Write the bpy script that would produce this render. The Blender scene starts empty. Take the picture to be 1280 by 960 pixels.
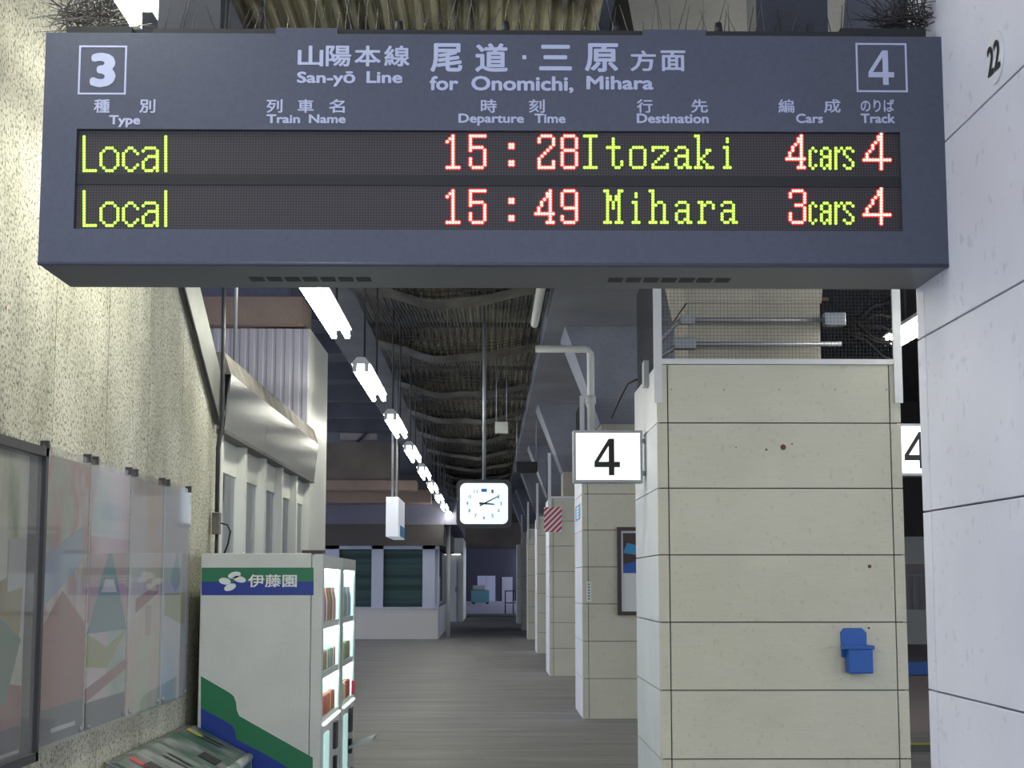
import bpy, bmesh, math, random
from mathutils import Vector, Matrix, Euler
random.seed(7)
R = math.radians
sc = bpy.context.scene
COL = sc.collection

# ------------------------------------------------------------------ camera
F = 2000.0; CAMH = 1.62
cam_d = bpy.data.cameras.new('camera'); cam = bpy.data.objects.new('camera', cam_d); COL.objects.link(cam)
cam_d.sensor_width = 36.0; cam_d.lens = 36.0 * F / 1280.0; cam_d.clip_end = 400; cam_d.clip_start = 0.05
PITCH = math.atan(247 / F); YAW = -math.atan(29 / F * math.cos(PITCH))
cam.location = (0, 0, CAMH); cam.rotation_euler = (math.pi/2 + PITCH, 0, YAW)
sc.camera = cam
# ------------------------------------------------------------------ world
w = bpy.data.worlds.new('world'); sc.world = w; w.use_nodes = True
bg = w.node_tree.nodes['Background']
bg.inputs[0].default_value = (0.74, 0.82, 1.0, 1); bg.inputs[1].default_value = 0.95
# ------------------------------------------------------------------ exposure
vs = sc.view_settings; vs.view_transform = 'Standard'; vs.look = 'None'; vs.gamma = 1; vs.exposure = 1.2
vs.use_curve_mapping = False
TUBE = 15.0

ROT = Euler(cam.rotation_euler).to_matrix(); CL = Vector((0, 0, CAMH))
def ray(px, py): return ROT @ Vector(((px - 640) / F, (480 - py) / F, -1))
def at(px, py, Y):
    d = ray(px, py); return CL + d * (Y / d.y)
def atx(px, py, X):
    d = ray(px, py); return CL + d * (X / d.x)

# ------------------------------------------------------------------ materials
M = {}
def pr(name, col, rough=0.6, metal=0.0, emit=None, es=0.0, spec=0.5):
    m = bpy.data.materials.new(name); m.use_nodes = True
    b = m.node_tree.nodes['Principled BSDF']
    b.inputs['Base Color'].default_value = (*col, 1); b.inputs['Roughness'].default_value = rough
    b.inputs['Metallic'].default_value = metal; b.inputs['Specular IOR Level'].default_value = spec
    if emit: b.inputs['Emission Color'].default_value = (*emit, 1); b.inputs['Emission Strength'].default_value = es
    M[name] = m; return m
def nd(m, t, **k):
    n = m.node_tree.nodes.new(t)
    for a, v in k.items(): setattr(n, a, v)
    return n
def coords(m, scale=(1, 1, 1), world=True):
    if world: g = nd(m, 'ShaderNodeNewGeometry'); out = g.outputs['Position']
    else: g = nd(m, 'ShaderNodeTexCoord'); out = g.outputs['Object']
    mp = nd(m, 'ShaderNodeMapping'); mp.inputs['Scale'].default_value = scale
    m.node_tree.links.new(out, mp.inputs['Vector']); return mp.outputs[0]
def ramp(m, fac, stops, interp='LINEAR'):
    r = nd(m, 'ShaderNodeValToRGB'); r.color_ramp.interpolation = interp; e = r.color_ramp.elements
    while len(e) < len(stops): e.new(0.5)
    for i, (p, c) in enumerate(stops): e[i].position = p; e[i].color = (*c, 1)
    m.node_tree.links.new(fac, r.inputs[0]); return r.outputs[0]
def noise(m, vec, scale, detail=4, rough=0.55, out=0):
    n = nd(m, 'ShaderNodeTexNoise'); n.inputs['Scale'].default_value = scale; n.inputs['Detail'].default_value = detail
    n.inputs['Roughness'].default_value = rough; m.node_tree.links.new(vec, n.inputs['Vector']); return n.outputs[out]
def mix(m, a, b, fac=1.0, mode='MULTIPLY'):
    n = nd(m, 'ShaderNodeMix', data_type='RGBA', blend_type=mode); L = m.node_tree.links
    if isinstance(fac, (int, float)): n.inputs[0].default_value = fac
    else: L.new(fac, n.inputs[0])
    for i, v in ((6, a), (7, b)):
        if isinstance(v, tuple): n.inputs[i].default_value = (*v, 1)
        else: L.new(v, n.inputs[i])
    return n.outputs[2]
def setc(m, c): m.node_tree.links.new(c, m.node_tree.nodes['Principled BSDF'].inputs['Base Color'])
def bump(m, h, strength, dist=0.01):
    b = nd(m, 'ShaderNodeBump'); b.inputs['Strength'].default_value = strength; b.inputs['Distance'].default_value = dist
    m.node_tree.links.new(h, b.inputs['Height'])
    m.node_tree.links.new(b.outputs[0], m.node_tree.nodes['Principled BSDF'].inputs['Normal'])
def grimy(name, c, amt=0.15, scale=2.5, rough=0.6, stretch=(1, 1, 1), metal=0.0):
    m = pr(name, c, rough, metal); v = coords(m, stretch)
    d = tuple(x * (1 - amt) for x in c); l = tuple(min(1, x * (1 + amt * 0.5)) for x in c)
    a = ramp(m, noise(m, v, scale), [(0.3, d), (0.7, l)])
    f = ramp(m, noise(m, v, scale * 30, 2), [(0.25, (0.86, 0.86, 0.86)), (0.6, (1, 1, 1))])
    setc(m, mix(m, a, f, 1.0)); return m

# exposed-aggregate wall: pale yellowish with dark specks
m = pr('aggregate', (0.6, 0.6, 0.45), 0.85); v = coords(m)
base = ramp(m, noise(m, v, 1.6, 5), [(0.3, (0.50, 0.49, 0.385)), (0.7, (0.68, 0.665, 0.56))])
sp = ramp(m, noise(m, v, 62, 3, 0.7), [(0.38, (0.12, 0.12, 0.11)), (0.47, (0.80, 0.80, 0.80)), (0.6, (1, 1, 1))])
st = ramp(m, noise(m, coords(m, (1, 1.5, 0.6)), 1.6, 4), [(0.35, (0.62, 0.61, 0.57)), (0.6, (1, 1, 1))])
setc(m, mix(m, mix(m, base, sp, 0.9), st, 0.7)); bump(m, noise(m, v, 70, 3), 0.4)
# cream pillar panels: fine horizontal brush relief
m = pr('cream_tile', (0.6, 0.59, 0.49), 0.62); v = coords(m)
a = ramp(m, noise(m, v, 1.3, 4), [(0.3, (0.60, 0.585, 0.47)), (0.7, (0.68, 0.665, 0.545))])
b_ = ramp(m, noise(m, coords(m, (3, 3, 60)), 3.0, 3), [(0.3, (0.94, 0.94, 0.94)), (0.7, (1, 1, 1))])
c_ = ramp(m, noise(m, v, 28, 2), [(0.30, (0.9, 0.89, 0.86)), (0.38, (1, 1, 1))])
setc(m, mix(m, mix(m, a, b_), c_)); bump(m, noise(m, coords(m, (3, 3, 80)), 3.0, 3), 0.25, 0.004)
# smoother side panels of the pillars, bluish daylight put into their colour
m = pr('daylit_tile', (0.68, 0.69, 0.72), 0.5); v = coords(m)
a = ramp(m, noise(m, v, 1.1, 5), [(0.3, (0.64, 0.64, 0.70)), (0.65, (0.76, 0.76, 0.82))])
c_ = ramp(m, noise(m, v, 25, 2), [(0.29, (0.85, 0.85, 0.85)), (0.36, (1, 1, 1))])
setc(m, mix(m, a, c_)); bump(m, noise(m, v, 60, 2), 0.15, 0.004)
pr('joint', (0.10, 0.09, 0.08), 0.9)
# floor
m = pr('floor_mat', (0.2, 0.2, 0.2), 0.6); v = coords(m, (0.25, 1.6, 1))
a = ramp(m, noise(m, v, 2.2, 6, 0.65), [(0.3, (0.17, 0.165, 0.17)), (0.5, (0.25, 0.245, 0.25)), (0.72, (0.34, 0.33, 0.33))])
b_ = ramp(m, noise(m, coords(m), 40, 2), [(0.3, (0.8, 0.8, 0.8)), (0.6, (1, 1, 1))])
setc(m, mix(m, a, b_)); bump(m, noise(m, coords(m, (0.3, 3, 1)), 8, 4), 0.2)
grimy('concrete_dark', (0.085, 0.09, 0.115), 0.35, 1.2)
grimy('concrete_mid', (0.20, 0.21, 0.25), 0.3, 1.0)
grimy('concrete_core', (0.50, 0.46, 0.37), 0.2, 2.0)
grimy('brown_wall', (0.16, 0.13, 0.11), 0.3, 1.0)
grimy('brown_beam', (0.30, 0.22, 0.18), 0.3, 1.0)
grimy('lilac_wall', (0.17, 0.17, 0.24), 0.15, 0.8)
grimy('header_dark', (0.07, 0.06, 0.06), 0.2, 0.8)
# corrugated roof deck: rusty dark with patches of yellowish primer
m = pr('deck', (0.1, 0.1, 0.08), 0.7); v = coords(m, (1, 0.35, 1))
setc(m, ramp(m, noise(m, v, 1.4, 4), [(0.40, (0.03, 0.028, 0.025)), (0.45, (0.12, 0.11, 0.08)), (0.54, (0.42, 0.39, 0.25)), (0.7, (0.34, 0.30, 0.20))]))
grimy('net_fold', (0.17, 0.16, 0.14), 0.6, 2.5, 0.9)
grimy('net_mat', (0.15, 0.14, 0.12), 0.6, 0.8, 0.9, (1, 2.5, 1))
def net_alpha(name, step, width):
    m = M[name]; L = m.node_tree.links
    g = nd(m, 'ShaderNodeTexCoord'); s = nd(m, 'ShaderNodeSeparateXYZ'); L.new(g.outputs['UV'], s.inputs[0])
    outs = []
    for ax in (0, 1):
        a = nd(m, 'ShaderNodeMath', operation='DIVIDE'); L.new(s.outputs[ax], a.inputs[0]); a.inputs[1].default_value = step
        f = nd(m, 'ShaderNodeMath', operation='FRACT'); L.new(a.outputs[0], f.inputs[0])
        l = nd(m, 'ShaderNodeMath', operation='LESS_THAN'); L.new(f.outputs[0], l.inputs[0]); l.inputs[1].default_value = width; outs.append(l.outputs[0])
    mx = nd(m, 'ShaderNodeMath', operation='MAXIMUM'); L.new(outs[0], mx.inputs[0]); L.new(outs[1], mx.inputs[1])
    L.new(mx.outputs[0], m.node_tree.nodes['Principled BSDF'].inputs['Alpha'])
net_alpha('net_mat', 0.045, 0.27)
grimy('sign_blue', (0.066, 0.074, 0.106), 0.06, 3, 0.45)
grimy('post_dark', (0.028, 0.031, 0.042), 0.1, 3, 0.6)
pr('vend_panel', (0.6, 0.85, 0.8), 0.5, 0, (0.6, 0.95, 0.9), 0.18)
pr('sign_under', (0.20, 0.21, 0.22), 0.42, 0.6)
pr('sign_slot', (0.03, 0.03, 0.03), 0.6)
pr('letter', (0.46, 0.49, 0.64), 0.5)
pr('led_panel', (0.02, 0.016, 0.016), 0.5)
m = M['led_panel']; L = m.node_tree.links
g = nd(m, 'ShaderNodeNewGeometry'); s = nd(m, 'ShaderNodeSeparateXYZ'); L.new(g.outputs['Position'], s.inputs[0]); outs = []
for ax in (0, 2):
    a = nd(m, 'ShaderNodeMath', operation='DIVIDE'); L.new(s.outputs[ax], a.inputs[0]); a.inputs[1].default_value = 0.00664
    f = nd(m, 'ShaderNodeMath', operation='FRACT'); L.new(a.outputs[0], f.inputs[0])
    l = nd(m, 'ShaderNodeMath', operation='GREATER_THAN'); L.new(f.outputs[0], l.inputs[0]); l.inputs[1].default_value = 0.42; outs.append(l.outputs[0])
mx = nd(m, 'ShaderNodeMath', operation='MULTIPLY'); L.new(outs[0], mx.inputs[0]); L.new(outs[1], mx.inputs[1])
setc(m, ramp(m, mx.outputs[0], [(0, (0.016, 0.012, 0.012)), (1, (0.060, 0.044, 0.044))]))
pr('led_red', (0.2, 0.02, 0.01), 0.5, 0, (1.0, 0.70, 0.50), 0.85)
pr('led_red_halo', (0.1, 0.01, 0.01), 0.5, 0, (1.0, 0.012, 0.012), 0.42)
pr('led_green', (0.4, 1, 0.05), 0.5, 0, (0.60, 1.0, 0.10), 0.55)
pr('led_green_halo', (0.1, 0.2, 0.01), 0.5, 0, (0.15, 0.60, 0.0), 0.14)
pr('tube', (1, 1, 1), 0.4, 0, (1.0, 0.99, 0.86), TUBE)
pr('lamp_white', (0.75, 0.76, 0.74), 0.45)
pr('white_paint', (0.72, 0.73, 0.74), 0.4)
pr('off_white', (0.62, 0.63, 0.58), 0.45)
grimy('vend_white', (0.64, 0.66, 0.62), 0.06, 4, 0.38)
pr('vend_green', (0.012, 0.165, 0.065), 0.35)
pr('vend_blue', (0.008, 0.035, 0.27), 0.35)
pr('print_white', (0.75, 0.78, 0.78), 0.4)
pr('steel', (0.36, 0.37, 0.36), 0.16, 1.0)
m = M['steel']; v = coords(m, (1, 1, 4)); bump(m, noise(m, v, 1.3, 2), 0.04, 0.03)
grimy('steel_dull', (0.17, 0.175, 0.16), 0.2, 2, 0.55, metal=0.2)
grimy('dirty_top', (0.16, 0.145, 0.13), 0.6, 6, 0.8)
pr('galv', (0.34, 0.36, 0.38), 0.45, 0.5)
pr('dark_metal', (0.035, 0.035, 0.04), 0.5)
pr('matte_black', (0.008, 0.008, 0.008), 1.0, spec=0.0)
pr('black', (0.012, 0.012, 0.012), 0.6)
pr('spike', (0.045, 0.04, 0.038), 0.5)
pr('corrugated', (0.50, 0.49, 0.56), 0.5)
pr('lightbox', (0.9, 0.9, 0.9), 0.4, 0, (0.95, 1.0, 0.99), 0.46)
pr('lightbox_soft', (0.6, 0.62, 0.7), 0.4, 0, (0.85, 0.9, 1.0), 0.12)
pr('clock_glow', (0.8, 0.9, 0.95), 0.3, 0, (0.72, 0.9, 1.0), 0.33)
pr('clock_mark', (0.12, 0.16, 0.25), 0.5)
pr('clock_blue', (0.02, 0.2, 0.6), 0.5)
pr('blue_plastic', (0.005, 0.095, 0.42), 0.35)
pr('red_print', (0.55, 0.03, 0.07), 0.5)
pr('sticker_blue', (0.03, 0.30, 0.62), 0.5)
pr('brown_frame', (0.05, 0.025, 0.018), 0.4)
pr('bin_grey', (0.13, 0.15, 0.135), 0.35)
m = M['bin_grey']; v = coords(m, (1, 1, 1)); setc(m, ramp(m, noise(m, v, 4.5, 2), [(0.40, (0.035, 0.10, 0.055)), (0.52, (0.13, 0.145, 0.135)), (0.68, (0.30, 0.31, 0.30))]))
pr('bin_white', (0.42, 0.45, 0.42), 0.35); pr('bin_green', (0.01, 0.09, 0.04), 0.35)
pr('yellow', (0.5, 0.5, 0.03), 0.5)
pr('rust', (0.14, 0.07, 0.04), 0.9)
pr('kiosk_base', (0.62, 0.61, 0.60), 0.5); pr('kiosk_frame', (0.50, 0.54, 0.68), 0.35)
m = pr('blind', (0.02, 0.045, 0.05), 0.5); v = coords(m)
setc(m, ramp(m, noise(m, coords(m, (0.1, 1, 6)), 1.0, 1), [(0.42, (0.012, 0.03, 0.035)), (0.55, (0.03, 0.075, 0.075))]))
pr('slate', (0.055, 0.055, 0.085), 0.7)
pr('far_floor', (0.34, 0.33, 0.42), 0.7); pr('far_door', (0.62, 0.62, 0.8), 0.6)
pr('window_light', (1, 1, 1), 0.5, 0, (0.85, 0.92, 1.0), 0.9)
pr('vend_glow', (0.7, 0.95, 0.9), 0.5, 0, (0.62, 0.95, 0.90), 0.42)
pr('vend_lamp', (1, 1, 1), 0.5, 0, (0.85, 1, 1), 2.8)
pr('pink_wall', (0.42, 0.37, 0.37), 0.6)
pr('stone_path', (0.30, 0.25, 0.26), 0.7)
def clear(name, tint=(1, 1, 1), haze=0.0, ior=1.45, rough=0.02):
    m = bpy.data.materials.new(name); m.use_nodes = True; nt = m.node_tree; nt.nodes.clear(); L = nt.links
    o = nt.nodes.new('ShaderNodeOutputMaterial'); t = nt.nodes.new('ShaderNodeBsdfTransparent'); t.inputs[0].default_value = (*tint, 1)
    g = nt.nodes.new('ShaderNodeBsdfGlossy'); g.inputs['Roughness'].default_value = rough
    d = nt.nodes.new('ShaderNodeBsdfDiffuse'); d.inputs[0].default_value = (0.6, 0.6, 0.62, 1)
    f = nt.nodes.new('ShaderNodeFresnel'); f.inputs[0].default_value = ior
    m1 = nt.nodes.new('ShaderNodeMixShader'); m1.inputs[0].default_value = haze; L.new(t.outputs[0], m1.inputs[1]); L.new(d.outputs[0], m1.inputs[2])
    m2 = nt.nodes.new('ShaderNodeMixShader'); L.new(f.outputs[0], m2.inputs[0]); L.new(m1.outputs[0], m2.inputs[1]); L.new(g.outputs[0], m2.inputs[2])
    L.new(m2.outputs[0], o.inputs[0]); M[name] = m; return m
clear('acrylic', (0.95, 0.95, 0.95), 0.26, 1.42, 0.05)
clear('glass', (0.80, 0.88, 0.90), 0.0, 1.45, 0.01)
clear('glass_clean', (0.97, 0.99, 0.99), 0.0, 1.02, 0.01)

# ------------------------------------------------------------------ mesh helpers
class MB:
    def __init__(s): s.v = []; s.f = []; s.sm = []
    def poly(s, pts, sm=False):
        n = len(s.v); s.v += [tuple(p) for p in pts]; s.f.append(tuple(range(n, n + len(pts)))); s.sm.append(sm)
    def box(s, x0, x1, y0, y1, z0, z1):
        n = len(s.v); x0, x1 = sorted((x0, x1)); y0, y1 = sorted((y0, y1)); z0, z1 = sorted((z0, z1))
        s.v += [(x, y, z) for z in (z0, z1) for y in (y0, y1) for x in (x0, x1)]
        for q in ((0, 2, 3, 1), (4, 5, 7, 6), (0, 1, 5, 4), (2, 6, 7, 3), (0, 4, 6, 2), (1, 3, 7, 5)):
            s.f.append(tuple(n + i for i in q)); s.sm.append(False)
        return s
    def prism(s, pts, d):      # pts: polygon in 3D, d: extrusion vector
        n = len(s.v); k = len(pts); d = Vector(d); pts = [Vector(p) for p in pts]
        s.v += [tuple(p) for p in pts] + [tuple(p + d) for p in pts]
        s.f.append(tuple(range(n, n + k))[::-1]); s.f.append(tuple(range(n + k, n + 2 * k))); s.sm += [False, False]
        for i in range(k):
            j = (i + 1) % k; s.f.append((n + i, n + j, n + k + j, n + k + i)); s.sm.append(False)
        return s
    def tube(s, path, r, seg=8, caps=True):
        path = [Vector(p) for p in path]; n0 = len(s.v); k = len(path)
        for i, p in enumerate(path):
            t = (path[min(i + 1, k - 1)] - path[max(i - 1, 0)]).normalized()
            up = Vector((0, 0, 1)) if abs(t.z) < 0.9 else Vector((0, 1, 0))
            a = t.cross(up).normalized(); b = a.cross(t)
            rr = r[i] if isinstance(r, (list, tuple)) else r
            for j in range(seg):
                an = 2 * math.pi * j / seg; s.v.append(tuple(p + (a * math.cos(an) + b * math.sin(an)) * rr))
        for i in range(k - 1):
            for j in range(seg):
                j2 = (j + 1) % seg; s.f.append((n0 + i * seg + j, n0 + i * seg + j2, n0 + (i + 1) * seg + j2, n0 + (i + 1) * seg + j)); s.sm.append(True)
        if caps:
            s.f.append(tuple(n0 + j for j in range(seg))[::-1]); s.f.append(tuple(n0 + (k - 1) * seg + j for j in range(seg))); s.sm += [False, False]
        return s
    def disc(s, c, r, n=(0, -1, 0), seg=10):
        q = Vector(n).to_track_quat('Z', 'Y'); c = Vector(c)
        s.poly([c + q @ Vector((r * math.cos(2 * math.pi * i / seg), r * math.sin(2 * math.pi * i / seg), 0)) for i in range(seg)])
    def lathe(s, c, prof, seg=12):
        n0 = len(s.v); k = len(prof)
        for r, z in prof:
            for j in range(seg):
                a = 2 * math.pi * j / seg; s.v.append((c[0] + r * math.cos(a), c[1] + r * math.sin(a), c[2] + z))
        for i in range(k - 1):
            for j in range(seg):
                j2 = (j + 1) % seg; s.f.append((n0 + i * seg + j, n0 + i * seg + j2, n0 + (i + 1) * seg + j2, n0 + (i + 1) * seg + j)); s.sm.append(True)
        return s

def worigin(o):
    v = Vector((0, 0, 0))
    while o is not None: v += o.location; o = o.parent
    return v
def build(name, mb, mat, parent=None, origin=None, bevel=0.0):
    po = worigin(parent); off = Vector(origin) if origin is not None else po
    me = bpy.data.meshes.new(name)
    me.from_pydata([tuple(Vector(v) - off) for v in mb.v], [], mb.f); me.update()
    me.polygons.foreach_set('use_smooth', mb.sm)
    me.materials.append(M[mat] if isinstance(mat, str) else mat)
    o = bpy.data.objects.new(name, me); COL.objects.link(o); o.parent = parent; o.location = off - po
    if bevel:
        b = o.modifiers.new('bevel', 'BEVEL'); b.width = bevel; b.segments = 2; b.limit_method = 'ANGLE'
    return o
def inst(src, name, parent, loc):      # another piece with the same mesh; loc in world
    o = bpy.data.objects.new(name, src.data); COL.objects.link(o); o.parent = parent
    o.location = Vector(loc) - worigin(parent); return o
def thing(name, label, cat, loc, group=None):
    o = bpy.data.objects.new(name, None); o.empty_display_size = 0.1; COL.objects.link(o); o.location = loc
    return tag(o, label, cat, group)
def tag(o, label=None, cat=None, group=None, kind=None):
    if label: o['label'] = label
    if cat: o['category'] = cat
    if group: o['group'] = group
    if kind: o['kind'] = kind
    return o
def struct(name, mb, mat, parent=None, **k):
    o = build(name, mb, mat, parent, **k)
    if parent is None: o['kind'] = 'structure'
    return o
def dup(root, loc, label=None):
    r = root.copy(); COL.objects.link(r); r.location = loc
    if label: r['label'] = label
    for ch in list(root.children):
        c = ch.copy(); COL.objects.link(c); c.parent = r
        for g in list(ch.children):
            d = g.copy(); COL.objects.link(d); d.parent = c
    return r
def bx(*a): return MB().box(*a)

# text: laid out by the built-in font, scaled to the wanted box, turned to real mesh
LATIN = None
def text_mesh(body, bold=0.02, ext=0.0):
    if body == '4':      # grotesque figure four, drawn by hand: stem, bar, diagonal
        me = bpy.data.meshes.new('txt')
        me.from_pydata([(.56, 0, 0), (.78, 0, 0), (.78, 1, 0), (.56, 1, 0), (0, .22, 1), (1, .22, 1), (1, .37, 1), (0, .37, 1), (.17, .37, 2), (.56, .80, 2), (.56, 1, 2), (0, .37, 2)], [], [(0, 1, 2, 3), (4, 5, 6, 7), (11, 8, 9, 10)])
        return me
    cjk = any(ord(c) > 0x3000 for c in body); bold_ = bold if cjk else bold * 1.15; bold = 0
    cu = bpy.data.curves.new('txt', 'FONT'); cu.body = body
    if LATIN and not cjk and body != '3': cu.font = LATIN
    cu.size = 1; cu.offset = bold; cu.extrude = ext; cu.resolution_u = 3
    ob = bpy.data.objects.new('txt', cu); COL.objects.link(ob)
    bpy.context.view_layer.update()
    me = bpy.data.meshes.new_from_object(ob.evaluated_get(bpy.context.evaluated_depsgraph_get()))
    bpy.data.objects.remove(ob); bpy.data.curves.remove(cu)
    if True:      # stroke thickening: eight shifted copies joined
        vs0 = [v.co.copy() for v in me.vertices]; fs0 = [tuple(p.vertices) for p in me.polygons]; n_ = len(vs0); V_, F_ = [], []
        for k in range(8):
            d = Vector((math.cos(k * math.pi / 4), math.sin(k * math.pi / 4), 0)) * bold_ * 0.9
            d.z = k
            V_ += [tuple(v + d) for v in vs0]; F_ += [tuple(i + k * n_ for i in f_) for f_ in fs0]
        me = bpy.data.meshes.new('txt'); me.from_pydata(V_, [], F_)
    me.update(); return me
def text_on(name, body, p00, ux, uz, parent, mat, bold=0.02):
    """p00: lower-left corner; ux, uz: vectors of the text box's full width and height"""
    me = text_mesh(body, bold); xs = [v.co.x for v in me.vertices]; ys = [v.co.y for v in me.vertices]
    x0, x1, y0, y1 = min(xs), max(xs), min(ys), max(ys); p00 = Vector(p00); ux = Vector(ux); uz = Vector(uz); po = worigin(parent)
    nn = ux.cross(uz).normalized() * 0.00006
    tri = bmesh.new(); tri.from_mesh(me); bmesh.ops.triangulate(tri, faces=tri.faces[:]); tri.to_mesh(me); tri.free()
    for v in me.vertices:
        v.co = nn * v.co.z + p00 + ux * ((v.co.x - x0) / (x1 - x0)) + uz * ((v.co.y - y0) / (y1 - y0)) - po
    me.name = name; me.materials.clear(); me.materials.append(M[mat]); me.update()
    o = bpy.data.objects.new(name, me); COL.objects.link(o); o.parent = parent; return o
def text_px(name, body, x0, y0, x1, y1, Y, parent, mat, bold=0.02):
    a = at(x0, y1, Y); b = at(x1, y1, Y); c = at((x0+x1)/2, y0, Y)
    return text_on(name, body, (a.x, Y, a.z), (b.x - a.x, 0, 0), (0, 0, c.z - a.z), parent, mat, bold)

# ================================================================== SETTING
struct('floor', bx(-14, 22, -6, 81, -0.2, 0), 'floor_mat')
struct('ceiling', bx(-14, 22, -6, 82, 6.6, 6.9), 'concrete_dark')
WX = -1.82     # platform-side face of the left wall
wl = struct('wall_left', MB().prism([(WX - 0.03, 4.6, 0), (WX - 0.03, 10.72, 0), (WX - 0.03, 10.72, 2.68), (WX - 0.03, 9.55, 3.35), (WX - 0.03, 6.5, 5.05), (WX - 0.03, 4.6, 5.05)], (-0.3, 0, 0)), 'joint')
def ztop(y): return min(5.05, 2.68 + (10.72 - y) * 0.5726)
ys = [4.6, 4.81, 5.74, 6.67, 7.60, 8.53, 9.46, 10.39, 10.72]
for y0, y1 in zip(ys[:-1], ys[1:]):
    a, b = y0 + 0.004, y1 - 0.004
    pts = [(WX, a, 0), (WX, b, 0), (WX, b, ztop(b))]
    if a < 6.58 < b: pts.append((WX, 6.58, 5.05))
    pts.append((WX, a, ztop(a)))
    build('panel', MB().prism(pts, (-0.03, 0, 0)), 'aggregate', wl, origin=(WX, y0, 0))
for px, py in ((97, 470), (78, 495), (166, 502), (161, 514), (180, 549), (198, 542), (180, 393), (7, 385), (22, 437), (190, 575), (99, 410)):
    p = atx(px, py, WX); mb = MB(); mb.disc((WX + 0.001, p.y, p.z), random.uniform(0.007, 0.013), (1, 0, 0), 7); build('stain', mb, 'rust', wl)
# sloping steel edge plate of the stair above the wall
t = thing('stair_edge_plate', 'dull grey sloping metal plate along the top edge of the speckled wall', 'metal plate', (WX, 10.7, 2.68))
def pw(px, py, X): p = atx(px, py, X); return (X, p.y, p.z)
q = [pw(228, 363, -1.8), pw(272, 531, -1.8), pw(276, 466, -1.8), pw(253, 363, -1.8)]
dv = Vector(q[0]) - Vector(q[1]); dv2 = dv * 2.2
q[3] = tuple(Vector(q[3]) + dv2); q[0] = tuple(Vector(q[0]) + dv2)
build('plate', MB().prism(q, (-0.02, 0, 0)), 'steel_dull', t)
build('edge_strip', MB().tube([Vector(q[0]) + Vector((0.01, 0, 0)), Vector(q[1]) + Vector((0.01, 0, 0))], 0.012, 6), 'dark_metal', t)

# ceiling structure over the passage
gl = struct('trim_1', bx(-2.15, -1.57, 5.5, 74, 4.95, 6.6), 'concrete_mid')
gr = struct('trim_2', bx(0.70, 3.3, 12.4, 74, 4.75, 6.6), 'concrete_mid')
mb = MB(); n = 90; xs_ = [-1.57 + 2.27 * i / n for i in range(n + 1)]
for i in range(n):
    za = 5.12 + (0.06 if (i // 2) % 2 else 0); zb = 5.12 + (0.06 if ((i + 1) // 2) % 2 else 0)
    mb.poly([(xs_[i], 5.5, za), (xs_[i], 74, za), (xs_[i+1], 74, zb), (xs_[i+1], 5.5, zb)])
deck = struct('trim_3', mb, 'deck')
for k in range(14):                                    # cross bars under the deck
    y = 8.2 + k * 4.35
    struct('trim_%d' % (k + 5), MB().tube([(-1.57, y, 5.04), (0.70, y, 5.04)], 0.035, 8), 'dark_metal')
# sagging net: UVs in metres drive the thread pattern
def net(name, X0, X1, Y0, Y1, nx, ny, zf, parent=None):
    vs_, fs, uv = [], [], []
    for j in range(ny + 1):
        for i in range(nx + 1):
            x = X0 + (X1 - X0) * i / nx; y = Y0 + (Y1 - Y0) * j / ny; vs_.append((x, y, zf(x, y))); uv.append((x, y))
    for j in range(ny):
        for i in range(nx):
            a = j * (nx + 1) + i; fs.append((a, a + 1, a + nx + 2, a + nx + 1))
    me = bpy.data.meshes.new(name); me.from_pydata(vs_, [], fs); me.materials.append(M['net_mat'])
    ul = me.uv_layers.new(name='UVMap')
    for lp in me.loops: ul.data[lp.index].uv = uv[lp.vertex_index]
    me.polygons.foreach_set('use_smooth', [True] * len(fs)); me.update()
    o = bpy.data.objects.new(name, me); COL.objects.link(o); return o
def sag(x, y):
    u = (x + 1.57) / 2.27; ph = ((y - 8.2) / 4.35) % 1.0
    bow = 4 * u * (1 - u)
    s = 0.04 + 0.34 * ((1 - ph) ** 1.6 * min(1, ph * 14)) * (0.3 + 0.7 * bow) + 0.06 * bow * min(1, 4 * ph, 4 * (1 - ph))
    return 5.0 - s - 0.012 * math.sin(9 * x + 3 * y)
nt_ = net('bird_net', -1.56, 0.69, 10.4, 73, 18, 580, sag)
for k in range(13):
    y = 8.25 + 4.35 * (k + 1); mb = MB()
    for (w0, w1, d0, d1) in ((0.0, 0.16 + 0.05 * (k % 3), 0.02, -0.05), (0.16 + 0.05 * (k % 3), 0.4, -0.05, 0.0)):
        for i in range(14):
            xs2 = [-1.54 + 2.2 * (i + q_) / 14 for q_ in (0, 1)]
            zz2 = [sag(x_, y + 0.32) + 0.02 * math.sin(5 * x_ + k) - 0.02 for x_ in xs2]
            mb.poly([(xs2[0], y + w0, zz2[0] + d0), (xs2[1], y + w0, zz2[1] + d0), (xs2[1], y + w1, zz2[1] + d1), (xs2[0], y + w1, zz2[0] + d1)], True)
    build('fold', mb, 'net_fold', nt_)
tag(nt_, 'dark sagging net strung under the corrugated ceiling of the passage', 'net', kind='stuff')

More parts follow.
